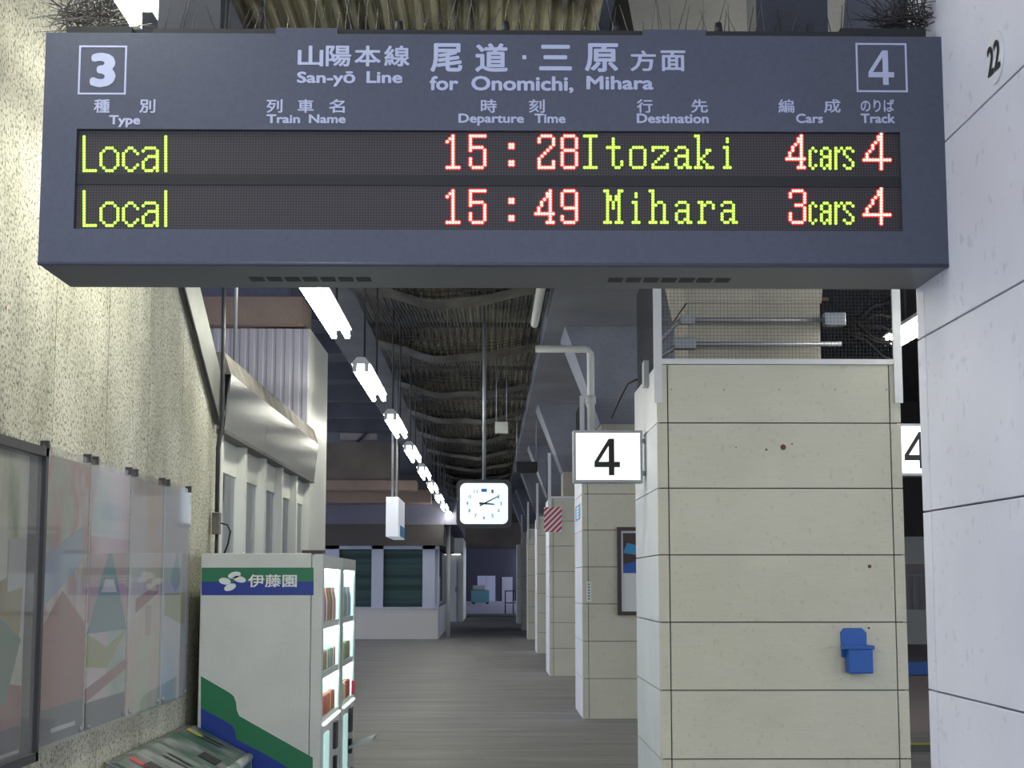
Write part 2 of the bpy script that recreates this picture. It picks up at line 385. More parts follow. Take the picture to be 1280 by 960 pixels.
# ================================================================== PILLARS
PX = 1.12; PW = 1.63; ZT = 3.065
ZJ = [0.0, 0.475, 0.915, 1.355, 1.795, 2.235, 2.67, ZT]
proto_panels = {}
def panel(parent, key, dims, loc, mat):
    if key not in proto_panels:
        x, y, z = dims; mb = bx(0, x, 0, y, 0, z)
        o = build('panel', mb, mat, parent, origin=(0, 0, 0), bevel=0.0); o.location = Vector(loc) - worigin(parent); proto_panels[key] = o
        return o
    return inst(proto_panels[key], 'panel', parent, loc)
def pillar(X, Y, depth, label, full=True, cage=True, zj=ZJ, zt=ZT, coreh=6.6):
    t = thing('pillar', label, 'pillar', (X, Y, 0), 'tiled pillars along the passage')
    build('backing', bx(X + 0.02, X + PW - 0.02, Y + 0.02, Y + depth - 0.02, 0, zt - 0.01), 'joint', t)
    g = 0.004
    for i in range(len(zj) - 1):
        z0, z1 = zj[i] + g, zj[i + 1] - g; h = round(z1 - z0, 3)
        if full:
            panel(t, ('c', h), (0.072 - g, 0.02, h), (X, Y, z0), 'cream_tile')
            panel(t, ('c', h), (0.072 - g, 0.02, h), (X + PW - 0.072 + g, Y, z0), 'cream_tile')
            panel(t, ('f', h), (PW - 0.144 - 2 * g, 0.02, h), (X + 0.072 + g, Y, z0), 'cream_tile')
        else:
            panel(t, ('w', h), (PW, 0.02, h), (X, Y, z0), 'cream_tile')
        panel(t, ('s', h, depth), (0.02, depth - 0.02, h), (X, Y + 0.0205, z0), 'daylit_tile')
        panel(t, ('s', h, depth), (0.02, depth - 0.02, h), (X + PW - 0.02, Y + 0.0205, z0), 'daylit_tile')
    # concrete core above the cladding with a flared head
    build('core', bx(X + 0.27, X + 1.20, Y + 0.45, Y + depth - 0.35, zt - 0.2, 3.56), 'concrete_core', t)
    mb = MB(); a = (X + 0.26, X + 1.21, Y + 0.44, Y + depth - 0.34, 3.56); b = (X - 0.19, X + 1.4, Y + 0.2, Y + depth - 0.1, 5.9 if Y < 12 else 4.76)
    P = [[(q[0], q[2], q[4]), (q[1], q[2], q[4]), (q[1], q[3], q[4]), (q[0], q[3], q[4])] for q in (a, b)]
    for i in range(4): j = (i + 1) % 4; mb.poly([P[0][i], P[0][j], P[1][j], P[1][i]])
    build('column_head', mb, 'concrete_core' if Y < 12 else 'concrete_mid', t)  # farther heads get darker bluish concrete: shade put into the colour
    if cage:
        zt2 = 3.86
        build('top_lip', bx(X + 0.03, X + PW - 0.03, Y - 0.015, Y + 0.05, zt, zt + 0.035), 'white_paint', t)
        for xx in (X - 0.02, X + PW - 0.04):
            build('corner_strip', bx(xx, xx + 0.055, Y - 0.02, Y + 0.0, zt - 0.26, zt2), 'white_paint', t)
        key = ('mesh', full)
        if key not in proto_panels:
            st_ = 0.024 if full else 0.06; th = 0.0016 if full else 0.003; mb = MB()
            x = 0.03
            while x < PW - 0.03: mb.box(x - th/2, x + th/2, 0, th, 0, 0.76); x += st_
            z = 0.03
            while z < 0.76: mb.box(0.02, PW - 0.02, 0, th, z - th/2, z + th/2); z += st_
            o = build('mesh_screen', mb, 'dark_metal', t, origin=(0, 0, 0)); o.location = (0, 0.02, zt); o['kind'] = 'stuff'; proto_panels[key] = o
            mb = MB(); y = 0.03
            while y < depth - 0.03: mb.box(0, th, y - th/2, y + th/2, 0, 0.76); y += st_
            z = 0.03
            while z < 0.76: mb.box(0, th, 0.02, depth - 0.02, z - th/2, z + th/2); z += st_
            o = build('mesh_screen', mb, 'dark_metal', t, origin=(0, 0, 0)); o.location = (0.02, 0, zt); o['kind'] = 'stuff'; proto_panels[key + (1,)] = o
        else:
            for k_, l_ in ((key, (0, 0.02, zt)), (key + (1,), (0.02, 0, zt))):
                o = bpy.data.objects.new('mesh_screen', proto_panels[k_].data); COL.objects.link(o); o.parent = t; o.location = l_; o['kind'] = 'stuff'
    return t
P1Y = 10.6
p1 = pillar(PX, P1Y, PW, 'wide cream tiled pillar in front right, with wire mesh and conduits above')
for px, py, r in ((979, 559, 0.02), (958, 562, 0.008), (990, 555, 0.006), (920, 559, 0.005), (1087, 708, 0.013), (1086, 785, 0.008)):
    p = at(px, py, P1Y - 0.001); mb = MB(); mb.disc((p.x, P1Y - 0.001, p.z), r, (0, -1, 0), 8); build('stain', mb, 'rust', p1)
for px in (839, 905, 974, 1044, 1108):
    p = at(px, 487, P1Y); build('screw', MB().tube([(p.x, P1Y, p.z), (p.x, P1Y - 0.005, p.z)], 0.007, 6), 'galv', p1)
mb = MB(); mb.poly([tuple(at(a, b, P1Y + 0.449)) for a, b in ((872, 372), (1036, 372), (1036, 376), (872, 376))]); build('stain', mb, 'rust', p1)
pillar(PX, 19.3, PW, 'tiled pillar with a framed poster, second one down the passage')
pillar(1.05, 28.0, PW, 'tiled pillar with a red and white striped board near its top')
lb = ['fourth tiled pillar down the passage, just beyond the striped one', 'fifth tiled pillar down the passage, a narrow sliver',
      'sixth tiled pillar down the passage, a thin sliver', 'farthest tiled pillar, beside the dark passage opening']
for i in range(4): pillar(1.10, 36.7 + 8.7 * i, PW, lb[i], full=False, cage=(i < 3))
# near pillar at the right edge, its side face towards the aisle
c0 = thing('pillar', 'big white tiled pillar filling the right edge, carrying the round plate 22', 'pillar', (PX - 0.02, 2.42, 0), 'tiled pillars along the passage')
X0 = PX - 0.02
build('backing', bx(X0 + 0.02, X0 + PW, 2.44, 4.03, 0, 5.6), 'joint', c0)
zz = [0.0, 0.475, 0.915, 1.352, 1.795, 2.235, 2.675, 3.115, 3.555, 3.995, 4.435, 5.0]
for z0, z1 in zip(zz[:-1], zz[1:]):
    build('panel', bx(X0, X0 + 0.02, 2.42, 4.05 - 0.078, z0 + 0.002, z1 - 0.002), 'daylit_tile', c0, bevel=0.002)
    build('panel', bx(X0, X0 + 0.02, 4.05 - 0.072, 4.05, z0 + 0.002, z1 - 0.002), 'daylit_tile', c0, bevel=0.002)
# round number plate 22
p = atx(1245, 72, X0)
t = thing('number_plate', 'round white plate reading 22 on the pillar at the right edge', 'sign', (X0, p.y, p.z))
build('plate', MB().tube([(X0, p.y, p.z), (X0 - 0.004, p.y, p.z)], 0.058, 24), 'white_paint', t)
text_on('number', '22', (X0 - 0.006, p.y + 0.042, p.z - 0.033), (0, -0.084, 0), (0, 0, 0.066), t, 'black', 0.02)
# bare concrete over the near right
# conduits and boxes in the cage of pillar 1
t = thing('conduit', 'upper grey steel conduit with a switch box behind the wire mesh', 'pipe', (1.4, 10.9, 3.4))
YC = 10.95
def A(px, py, Y=YC): return tuple(at(px, py, Y))
build('pipe', MB().tube([A(822, 432), A(842, 407), A(850, 401), A(862, 400), A(1030, 400)], 0.017, 8), 'galv', t)
mb = MB(); a = at(1029, 408, YC); b = at(1055, 392, YC); mb.box(a.x, b.x, YC - 0.06, YC + 0.03, a.z, b.z); build('switch_box', mb, 'galv', t, bevel=0.006)
mb = MB(); a = at(850, 405, YC); b = at(868, 395, YC); mb.box(a.x, b.x, YC - 0.03, YC + 0.03, a.z, b.z); build('clamp', mb, 'galv', t)
t = thing('conduit', 'lower grey steel conduit with a junction box behind the wire mesh', 'pipe', (1.4, 10.9, 3.25))
build('pipe', MB().tube([A(824, 447), A(836, 439), A(848, 431), A(866, 430), A(1052, 430)], 0.017, 8), 'galv', t)
mb = MB(); a = at(842, 437, YC); b = at(869, 423, YC); mb.box(a.x, b.x, YC - 0.06, YC + 0.03, a.z, b.z); build('junction_box', mb, 'galv', t, bevel=0.006)
t = thing('cable_bundle', 'tangle of dark cables behind the mesh at the right of the column', 'cable', (2.5, 11.2, 3.3))
for k in range(6):
    a = Vector(A(1056, 396 + k * 4, 11.3)); pts = [a]
    for j in range(1, 7): pts.append(a + Vector((0.09 * j, 0.1 * j, 0.02 * math.sin(j * 1.7 + k) + 0.03 * j * ((k % 4) - 1))))
    build('cable', MB().tube(pts, 0.014, 6), 'matte_black', t)
t = thing('pipe', 'grey drain pipe running along the ceiling and down behind the 4 sign', 'pipe', (1.2, 19.2, 3.9))
build('pipe', MB().tube([(0.55, 14.0, 4.72), (0.55, 19.15, 4.72)], 0.05, 10), 'off_white', t)
build('pipe', MB().tube([(0.56, 19.2, 4.42), (1.16, 19.2, 4.42), (1.20, 19.2, 4.41), (1.225, 19.2, 4.37), (1.23, 19.2, 4.3), (1.23, 19.2, 3.2)], 0.045, 10), 'off_white', t)
build('elbow', MB().tube([(1.23, 19.2, 3.85), (1.23, 19.2, 3.75)], 0.06, 10), 'off_white', t)

# blue dispenser box on pillar 1
a = at(1050, 841, P1Y); b = at(1086, 785, P1Y)
t = thing('dispenser', 'bright blue plastic holder fixed low on the front cream pillar', 'holder', (a.x, P1Y, a.z))
w_ = b.x - a.x; x0, x1 = a.x, b.x; zt_, zb_ = b.z, a.z; Yf = P1Y - 0.001
c = 0.03
build('back_plate', MB().prism([(x0 + 0.01, Yf, zb_ + 0.1), (x1 - 0.02, Yf, zb_ + 0.1), (x1 - 0.02, Yf, zt_ - c), (x1 - 0.02 - c, Yf, zt_), (x0 + c, Yf, zt_), (x0 + 0.005, Yf, zt_ - c)], (0, -0.02, 0)), 'blue_plastic', t, bevel=0.004)
build('box', bx(x0 + 0.035, x1, Yf - 0.10, Yf, zb_, zt_ - 0.115), 'blue_plastic', t, bevel=0.008)
build('rim', bx(x0 + 0.005, x1 + 0.008, Yf - 0.115, Yf, zt_ - 0.135, zt_ - 0.11), 'blue_plastic', t, bevel=0.004)
# poster frame on pillar 2
Y2 = 19.3
a = at(772, 769, Y2); b = at(772, 659, Y2); fx0 = a.x; fx1 = a.x + 0.78; z0, z1 = a.z, b.z
t = thing('framed_poster', 'brown framed poster with dark picture, on second pillar behind the front one', 'poster', (fx0, Y2, z0))
for q_ in ((fx0, fx1, z1 - 0.045, z1), (fx0, fx1, z0, z0 + 0.045), (fx0, fx0 + 0.045, z0 + 0.045, z1 - 0.045), (fx1 - 0.045, fx1, z0 + 0.045, z1 - 0.045)):
    build('frame', bx(q_[0], q_[1], Y2 - 0.06, Y2 - 0.001, q_[2], q_[3]), 'brown_frame', t)
build('sheet', bx(fx0 + 0.045, fx1 - 0.045, Y2 - 0.02, Y2 - 0.001, z0 + 0.045, z1 - 0.045), 'print_white', t)
build('picture', bx(fx0 + 0.07, fx1 - 0.07, Y2 - 0.023, Y2 - 0.02, z0 + 0.50, z1 - 0.07), 'brown_frame', t)
mb = MB(); mb.poly([(fx0 + 0.07, Y2 - 0.0235, z0 + 0.5), (fx0 + 0.3, Y2 - 0.0235, z0 + 0.5), (fx0 + 0.3, Y2 - 0.0235, z0 + 0.66), (fx0 + 0.07, Y2 - 0.0235, z0 + 0.60)]); build('picture', mb, 'blue_plastic', t)
mb = MB(); mb.poly([(fx0 + 0.07, Y2 - 0.0237, z0 + 0.74), (fx0 + 0.35, Y2 - 0.0237, z0 + 0.70), (fx0 + 0.35, Y2 - 0.0237, z0 + 0.80), (fx0 + 0.12, Y2 - 0.0237, z0 + 0.86)]); build('picture', mb, 'sticker_blue', t)
# small plates and sticker on pillar 2
a = at(733, 752, Y2); b = at(739, 727, Y2)
t = thing('notice_plate', 'small white vertical notice plate on the second pillar', 'notice', (a.x, Y2, a.z))
build('plate', bx(a.x, b.x, Y2 - 0.006, Y2 - 0.001, a.z, b.z), 'print_white', t)
for k in range(6): zc = a.z + (b.z - a.z) * (0.14 + 0.145 * k); build('character', bx(a.x + 0.018, b.x - 0.018, Y2 - 0.0075, Y2 - 0.006, zc - 0.009, zc + 0.009), 'clock_mark', t)
a = atx(716, 655, PX); b = atx(721, 633, PX)
t = thing('sticker', 'light blue vertical sticker high on the aisle side of the second pillar', 'sticker', (PX, 20.3, a.z))
build('sheet', bx(PX - 0.004, PX - 0.0005, 19.6, 20.7, a.z, b.z), 'sticker_blue', t)
for k in range(4): zc = a.z + (b.z - a.z) * (0.2 + 0.2 * k); build('character', bx(PX - 0.006, PX - 0.004, 19.9, 20.4, zc - 0.012, zc + 0.012), 'print_white', t)
# striped board on pillar 3
Y3 = 28.0; a = at(680, 665, Y3); b = at(702, 634, Y3); w_ = b.x - a.x; h_ = b.z - a.z
t = thing('striped_board', 'small board with red and white diagonal stripes on third pillar', 'sign', (a.x, Y3, a.z))
build('board', bx(a.x, b.x, Y3 - 0.03, Y3 - 0.001, a.z, b.z), 'print_white', t)
def clip(poly, f):      # Sutherland-Hodgman against f(p)>=0
    out = []
    for i in range(len(poly)):
        p, q_ = poly[i], poly[(i + 1) % len(poly)]; fp, fq = f(p), f(q_)
        if fp >= 0: out.append(p)
        if (fp >= 0) != (fq >= 0):
            s_ = fp / (fp - fq); out.append((p[0] + (q_[0] - p[0]) * s_, p[1] + (q_[1] - p[1]) * s_))
    return out
for k in range(-5, 6):
    u = k * 0.098
    poly = [(u, 0), (u + 0.05, 0), (u + 0.05 + h_, h_), (u + h_, h_)]
    poly = clip(clip(poly, lambda p: p[0]), lambda p: w_ - p[0])
    if len(poly) > 2:
        mb = MB(); mb.poly([(a.x + p[0], Y3 - 0.031, a.z + p[1]) for p in poly]); build('stripe', mb, 'red_print', t)

# ================================================================== PLATFORM NUMBER SIGNS (4)
def number_sign(x0, x1, Y, z0, z1, label, armx, tx):
    t = thing('platform_number_sign', label, 'sign', ((x0 + x1)/2, Y, z0), 'lit platform number signs')
    d = 0.16; f = 0.018
    for q_ in ((x0, x1, z1 - f, z1), (x0, x1, z0, z0 + f), (x0, x0 + f, z0 + f, z1 - f), (x1 - f, x1, z0 + f, z1 - f)):
        build('frame', bx(q_[0], q_[1], Y, Y + d, q_[2], q_[3]), 'galv', t)
    build('light_panel', bx(x0 + f, x1 - f, Y + 0.006, Y + d - 0.006, z0 + f, z1 - f), 'lightbox', t)
    zc = (z0 + z1) / 2
    text_on('number', '4', (tx[0], Y + 0.004, zc - 0.135), (tx[1] - tx[0], 0, 0), (0, 0, 0.262), t, 'black', 0.045)
    for zz_ in (z0 + 0.07, z1 - 0.07):
        build('bracket', bx(min(armx), max(armx), Y + 0.05, Y + 0.11, zz_ - 0.015, zz_ + 0.015), 'galv', t)
Ys = 11.35
a = at(717, 603, Ys); b = at(803, 538, Ys); ta = at(743, 570, Ys); tb = at(775, 570, Ys)
number_sign(a.x, b.x, Ys, a.z, b.z, 'lit white box sign reading 4 on the aisle side of the front pillar', (b.x - 0.01, PX - 0.001), (ta.x, tb.x))
sx = PX + PW + 0.06; a2 = at(717, 594, Ys); b2 = at(800, 529, Ys)
number_sign(sx, sx + 0.50, Ys, a2.z, b2.z, 'partly hidden lit white sign reading 4 in the gap right of the front pillar', (PX + PW + 0.001, sx + 0.01), (sx + 0.155, sx + 0.345))

# ================================================================== LEFT: doors, steel canopy, block
FXp = -1.75
t = thing('canopy', 'stainless steel canopy box above the sliding doors behind the vending machine', 'canopy', (FXp, 10.8, 2.63))
ya = 10.66; yb = 16.2; zl = 2.63; zu = 3.0; zh = 3.15
ysx = [ya, 12.55, 14.45, yb]
for y0, y1 in zip(ysx[:-1], ysx[1:]):
    build('panel', MB().prism([(FXp - 0.018, y0 + 0.003, zl), (FXp + 0.022, y0 + 0.003, zu), (FXp + 0.012, y0 + 0.003, zu), (FXp - 0.028, y0 + 0.003, zl)], (0, y1 - y0 - 0.006, 0)), 'steel', t)
build('bottom_edge', bx(FXp - 0.2, FXp - 0.015, ya, yb, zl - 0.025, zl), 'dark_metal', t)
build('sloping_top', MB().prism([(FXp + 0.02, ya, zu), (FXp - 0.03, ya, zh), (FXp - 0.4, ya, zh), (FXp - 0.4, ya, zu)], (0, yb - ya, 0)), 'dirty_top', t)
build('end_cap', bx(FXp - 0.4, FXp - 0.03, ya, ya + 0.01, zl, zu), 'steel_dull', t)
for y in (11.2, 13.0, 14.8):
    t2 = thing('hanger_rod', {11.2: 'galvanised hanger rod above the near end of the steel canopy', 13.0: 'hanger rod above the middle of the steel canopy', 14.8: 'hanger rod above the far end of the steel canopy'}[y], 'rod', (FXp - 0.1, y, 3.1)) if y < 12 else None
    if t2: build('rod', MB().tube([(FXp - 0.1, 11.55, 3.10), (FXp - 0.1, 11.55, 6.6)], 0.014, 8), 'galv', t2)
dg = thing('sliding_door_row', 'row of pale framed glass sliding doors under the steel canopy', 'door', (WX, 10.75, 0))
yy = 10.76; k = 0
while yy < 16.1:
    build('mullion', bx(-1.90, -1.80, yy, yy + 0.10, 0, zl), 'off_white', dg)
    y2 = min(yy + 1.06, 16.2)
    build('frame', bx(-1.89, -1.86, yy + 0.10, y2, 2.38, zl), 'off_white', dg)
    build('frame', bx(-1.89, -1.86, yy + 0.10, y2, 0, 0.25), 'off_white', dg)
    q0 = MB(); q0.poly([(-1.875, yy + 0.10, 0.25), (-1.875, y2, 0.25), (-1.875, y2, 2.38), (-1.875, yy + 0.10, 2.38)]); build('pane', q0, 'glass', dg)
    yy += 1.06; k += 1
struct('wall_left_1', bx(-4.5, -4.3, 10.72, 16.3, 0, 4.3), 'concrete_mid')
# block behind the canopy, corrugated front
t = thing('corrugated_block', 'pale vertically ribbed metal cladding above the canopy, with cream corner', 'wall cladding', (-1.85, 16.3, 0))
build('corner_wall', bx(-2.4, -1.84, 16.3, 18.1, 0, 4.2), 'off_white', t)
mb = MB(); x = -1.86
while x > -4.4:
    mb.prism([(x, 16.28, 2.0), (x - 0.05, 16.28, 2.0), (x - 0.065, 16.30, 2.0), (x + 0.015 , 16.30, 2.0)], (0, 0, 2.2)); x -= 0.092
o = build('ribbed_sheet', mb, 'corrugated', t)
build('backing_sheet', bx(-4.4, -1.86, 16.29, 16.35, 0, 4.2), 'corrugated', t)
struct('trim_20', bx(-4.6, -1.9, 16.1, 16.9, 4.22, 4.5), 'brown_beam')
struct('wall_upper_left', bx(-6, -2.15, 16.9, 17.1, 4.5, 6.6), 'lilac_wall')
# pipe down the wall's end, with switch box
t = thing('wall_pipe', 'thin dark vertical pipe with switch box at the end of the speckled wall', 'pipe', (-1.74, 10.55, 2.1))
p1_ = atx(281, 363, -1.72); pt = [pw(x, y, -1.72) for x, y in ((280, 300), (278.5, 440), (277, 530), (272.5, 560), (271, 640), (271, 690))]
YY = 10.5
def onY(px, py, Y): p = at(px, py, Y); return (p.x, Y, p.z)
build('pipe', MB().tube([onY(x, y, YY) for x, y in ((281, 250), (279, 440), (277.5, 530), (272.5, 560), (271, 640))], 0.014, 8), 'dark_metal', t)
a = at(266, 668, YY); b = at(276, 641, YY); build('switch_box', bx(a.x, b.x, YY - 0.05, YY + 0.03, a.z, b.z), 'dirty_top', t, bevel=0.004)
build('pipe', MB().tube([onY(271, 668, YY), onY(270, 700, YY)], 0.012, 8), 'dark_metal', t)
build('cable', MB().tube([onY(x, y, YY - 0.02) for x, y in ((276, 654), (284, 656), (288, 664), (285, 680), (280, 693))], 0.006, 6), 'black', t)

# ================================================================== VENDING MACHINES
VX0, VX1 = -1.738, -1.068; VZ = 1.79
def vending(y0, y1, label, dz=0.0, tops=(692, 695)):
    t = thing('vending_machine', label, 'vending machine', (VX0, y0, 0), 'vending machines against the left wall')
    zt = VZ + dz
    xd = VX1 - 0.0
    build('cabinet', bx(VX0, VX1 - 0.004, y0, y1, 0.03, zt), 'vend_white', t, bevel=0.006)
    # door slab: thick frame around the window openings, so that the display is recessed
    D0, D1 = VX1, VX1 + 0.065
    wins = [(1.37, 1.70), (1.07, 1.33), (0.79, 1.03)]
    d = build('door', bx(D0, D1, y0, y0 + 0.10, 0.06, zt - 0.01), 'vend_white', t)
    build('door_stile', bx(D0, D1, y1 - 0.08, y1, 0.06, zt - 0.01), 'vend_white', d)
    zs = [0.06] + [v for w2 in reversed(wins) for v in w2] + [zt - 0.01]
    for za, zb in zip(zs[0::2], zs[1::2]):
        build('door_rail', bx(D0, D1 if za == 0.06 or zb > 1.72 else D1 - 0.01, y0 + 0.10, y1 - 0.08, za + 0.0, zb), 'vend_white', d)
    for za, zb in wins:
        build('display_back', bx(D0, D0 + 0.004, y0 + 0.10, y1 - 0.08, za, zb), 'vend_glow', d)
        build('added_glow_liner', bx(D0 + 0.004, D1 - 0.01, y1 - 0.085, y1 - 0.08, za, zb), 'vend_glow', d)  # glowing liner added to brighten the far end of the window
        q0 = MB(); q0.poly([(D1 - 0.006, y0 + 0.10, za), (D1 - 0.006, y1 - 0.08, za), (D1 - 0.006, y1 - 0.08, zb), (D1 - 0.006, y0 + 0.10, zb)]); build('window', q0, 'glass_clean', d)
    for _, zb in wins: build('lamp', bx(D1 - 0.03, D1 - 0.012, y0 + 0.11, y1 - 0.09, zb - 0.02, zb - 0.003), 'vend_lamp', d)  # lamps in the lower windows are added to brighten the drinks
    build('light_ledge', bx(D1, D1 + 0.015, y0 + 0.10, y1 - 0.10, 0.755, 0.77), 'lightbox', d)
    build('button_panel', bx(D1, D1 + 0.012, y0 + 0.18, y0 + 0.42, 0.15, 0.70), 'vend_panel', d)
    build('coin_panel', bx(D1, D1 + 0.02, y1 - 0.48, y1 - 0.32, 0.55, 0.72), 'dark_metal', d)
    build('coin_slot', bx(D1, D1 + 0.02, y1 - 0.46, y1 - 0.36, 0.40, 0.50), 'black', d)
    build('pickup_flap', bx(D1, D1 + 0.02, y0 + 0.5, y1 - 0.2, 0.10, 0.28), 'dark_metal', d)
    for yk in (y0 + 0.06, y1 - 0.14):
        build('foot', bx(VX0 + 0.05, VX0 + 0.12, yk, yk + 0.08, 0, 0.03), 'dark_metal', t)
    return t, d
v1, d1 = vending(9.75, 11.0, 'nearer white vending machine with green and blue side stripes and a flower logo')
v2, d2 = vending(11.07, 12.15, 'farther white vending machine standing behind the first one, red lever on its front')
build('return_lever', bx(VX1 + 0.065, VX1 + 0.085, 11.9, 11.95, 0.80, 0.90), 'red_print', d2)
t = thing('vending_tray', 'small grey tray sticking out from the front of the farther vending machine', 'tray', (VX1 + 0.12, 11.5, 0.45))
build('tray', MB().prism([(VX1 + 0.075, 11.6, 0.44), (VX1 + 0.25, 11.6, 0.50), (VX1 + 0.25, 11.6, 0.52), (VX1 + 0.075, 11.6, 0.46)], (0, 0.3, 0)), 'galv', t)
t = thing('door_hinge_bar', 'dark metal bar lying on top edge of the nearer vending machine', 'bar', (VX1 - 0.1, 9.76, VZ))
build('bar', bx(VX1 - 0.07, VX1 + 0.06, 9.80, 9.95, VZ, VZ + 0.02), 'brown_frame', t)
# side print
YV = 9.75 - 0.0015
def flat(name, pts, mat, parent, Y=YV):
    mb = MB(); mb.prism([(at(x, y, Y).x, Y, at(x, y, Y).z) for x, y in pts], (0, 0.001, 0)); return build(name, mb, mat, parent)
flat('green_stripe', [(252, 709.5), (392, 709.5), (392, 727), (252, 727)], 'vend_green', v1)
flat('blue_stripe', [(252, 727), (392, 727), (392, 744), (252, 744)], 'vend_blue', v1)
gpts = [(251, 845), (287, 866), (292, 870), (295, 878), (296, 888), (299, 895), (345, 921), (391, 947), (391, 975), (251, 975)]
flat('green_swoosh', gpts, 'vend_green', v1)
bpts = [(251, 885), (286, 904), (291, 908), (294, 914), (295, 924), (330, 942), (391, 978), (251, 978)]
flat('blue_swoosh', bpts, 'vend_blue', v1, YV - 0.001)
flat('bottom_print', [(251, 975), (391, 975), (391, 1000), (251, 1000)], 'vend_green', v1)
def petal(cx, cy, rx, ry, ang):
    pts = []
    for i in range(16):
        a_ = 2 * math.pi * i / 16; x, y = rx * math.cos(a_), ry * math.sin(a_)
        pts.append((cx + x * math.cos(ang) - y * math.sin(ang), cy + x * math.sin(ang) + y * math.cos(ang)))
    flat('petal', pts, 'print_white', v1, YV - 0.002)
petal(293, 719, 8.2, 4.2, R(-14)); petal(301.5, 726, 8.5, 4.0, R(12)) if False else None
petal(281, 726.5, 7.5, 4.2, R(10)); petal(299.5, 724.0, 8.0, 4.0, R(14)); petal(287.5, 734.0, 7.8, 4.2, R(-22))
text_px('lettering', '伊藤園', 310, 718, 371, 734, YV - 0.002, v1, 'print_white', 0.02)
# drinks on display inside
dc = [(0.75, 0.06, 0.05), (0.2, 0.5, 0.25), (0.8, 0.5, 0.15), (0.25, 0.45, 0.8), (0.85, 0.85, 0.8), (0.4, 0.22, 0.12)]
for i, c in enumerate(dc): pr('drink_%d' % i, c, 0.3)
where = ['top', 'middle', 'bottom']
cache = {}
for vi, (y0, y1) in enumerate(((9.85, 10.92), (11.17, 12.07))):
    for r_, zb in enumerate((1.372, 1.072, 0.792)):
        n_ = int((y1 - y0 - 0.06) / 0.082)
        for i in range(n_):
            key = (r_ > 0, random.randrange(6) if r_ < 2 else random.choice((0, 0, 2, 4, 5)))
            y = y0 + 0.05 + i * 0.082; loc = Vector((VX1 + 0.026, y, zb))
            lab = '%s row of drinks in the %s vending machine window' % (where[r_], 'nearer' if vi == 0 else 'farther')
            if key not in cache:
                h = 0.12 if key[0] else 0.21
                mb = MB().lathe((0, 0, 0), [(0, 0), (0.019, 0.0), (0.022, 0.01), (0.022, h * 0.62), (0.018, h * 0.75), (0.012, h * 0.88), (0.012, h), (0, h)] if not key[0] else [(0, 0), (0.019, 0), (0.021, 0.008), (0.021, h - 0.012), (0.018, h), (0, h)], 10)
                o = build('drink_bottle' if not key[0] else 'drink_can', mb, 'drink_%d' % key[1]); o.location = loc; cache[key] = o
            else:
                o = cache[key].copy(); COL.objects.link(o); o.location = loc
            cn = ('red', 'green', 'orange', 'blue', 'pale', 'brown')[key[1]]; tag(o, cn + ' display drink in the ' + lab.replace('row of drinks', 'row'), 'drink', cn + ' drinks, ' + lab.replace(' of drinks', ''))

# ================================================================== POSTERS
def poster_mat(name, cols, sc_=1.6, seed=0.0):
    m = pr(name, (0.5, 0.5, 0.5), 0.5); v = coords(m, (1, 1, 0.7)); L = m.node_tree.links
    mp = nd(m, 'ShaderNodeVectorMath', operation='ADD'); L.new(v, mp.inputs[0]); mp.inputs[1].default_value = (seed, seed * 2, seed)
    setc(m, ramp(m, noise(m, mp.outputs[0], sc_ * 1.5, 3, 0.5), [(p_, tuple(min(0.85, x * 1.45) for x in c_)) for p_, c_ in cols])); return m
gy = (0.48, 0.47, 0.50)
poster_mat('print_a', [(0.30, (0.55, 0.53, 0.48)), (0.43, (0.50, 0.45, 0.42)), (0.5, (0.45, 0.25, 0.22)), (0.6, (0.35, 0.42, 0.3)), (0.72, (0.5, 0.52, 0.6))], 1.8, 1.3)
poster_mat('print_b', [(0.30, (0.55, 0.42, 0.44)), (0.45, (0.55, 0.47, 0.47)), (0.55, (0.40, 0.46, 0.42)), (0.68, (0.28, 0.38, 0.30))], 1.3, 4.1)
poster_mat('print_c', [(0.30, (0.48, 0.47, 0.50)), (0.45, (0.52, 0.50, 0.50)), (0.55, (0.52, 0.40, 0.32)), (0.65, (0.45, 0.50, 0.35))], 1.4, 7.7)
poster_mat('print_d', [(0.30, (0.50, 0.50, 0.54)), (0.5, (0.46, 0.47, 0.48)), (0.62, (0.30, 0.42, 0.60)), (0.7, (0.5, 0.5, 0.3))], 1.2, 9.4)
poster_mat('print_e', [(0.28, (0.10, 0.20, 0.08)), (0.42, (0.45, 0.46, 0.25)), (0.52, (0.62, 0.60, 0.50)), (0.62, (0.60, 0.55, 0.50)), (0.72, (0.45, 0.15, 0.10))], 2.4, 2.2)
pr('print_dark', (0.10, 0.10, 0.12), 0.5); pr('print_pink', (0.62, 0.40, 0.42), 0.5); pr('print_sky', (0.40, 0.48, 0.60), 0.5)
pr('print_red', (0.42, 0.16, 0.13), 0.5); pr('print_grass', (0.15, 0.28, 0.16), 0.5); pr('print_teal', (0.12, 0.30, 0.33), 0.5); pr('print_lime', (0.42, 0.45, 0.15), 0.5); pr('print_ochre', (0.42, 0.34, 0.10), 0.5)
Z0p, Z1p = 0.945, 2.17
edges = [6.44, 7.27, 8.10, 8.92, 9.70]
pls = ['poster behind clear cover right beside the black framed case, with a blue patch', 'pinkish poster behind clear cover, second from the black case',
       'grey lilac poster behind clear cover, third from the black case', 'poster behind clear cover nearest to the vending machine']
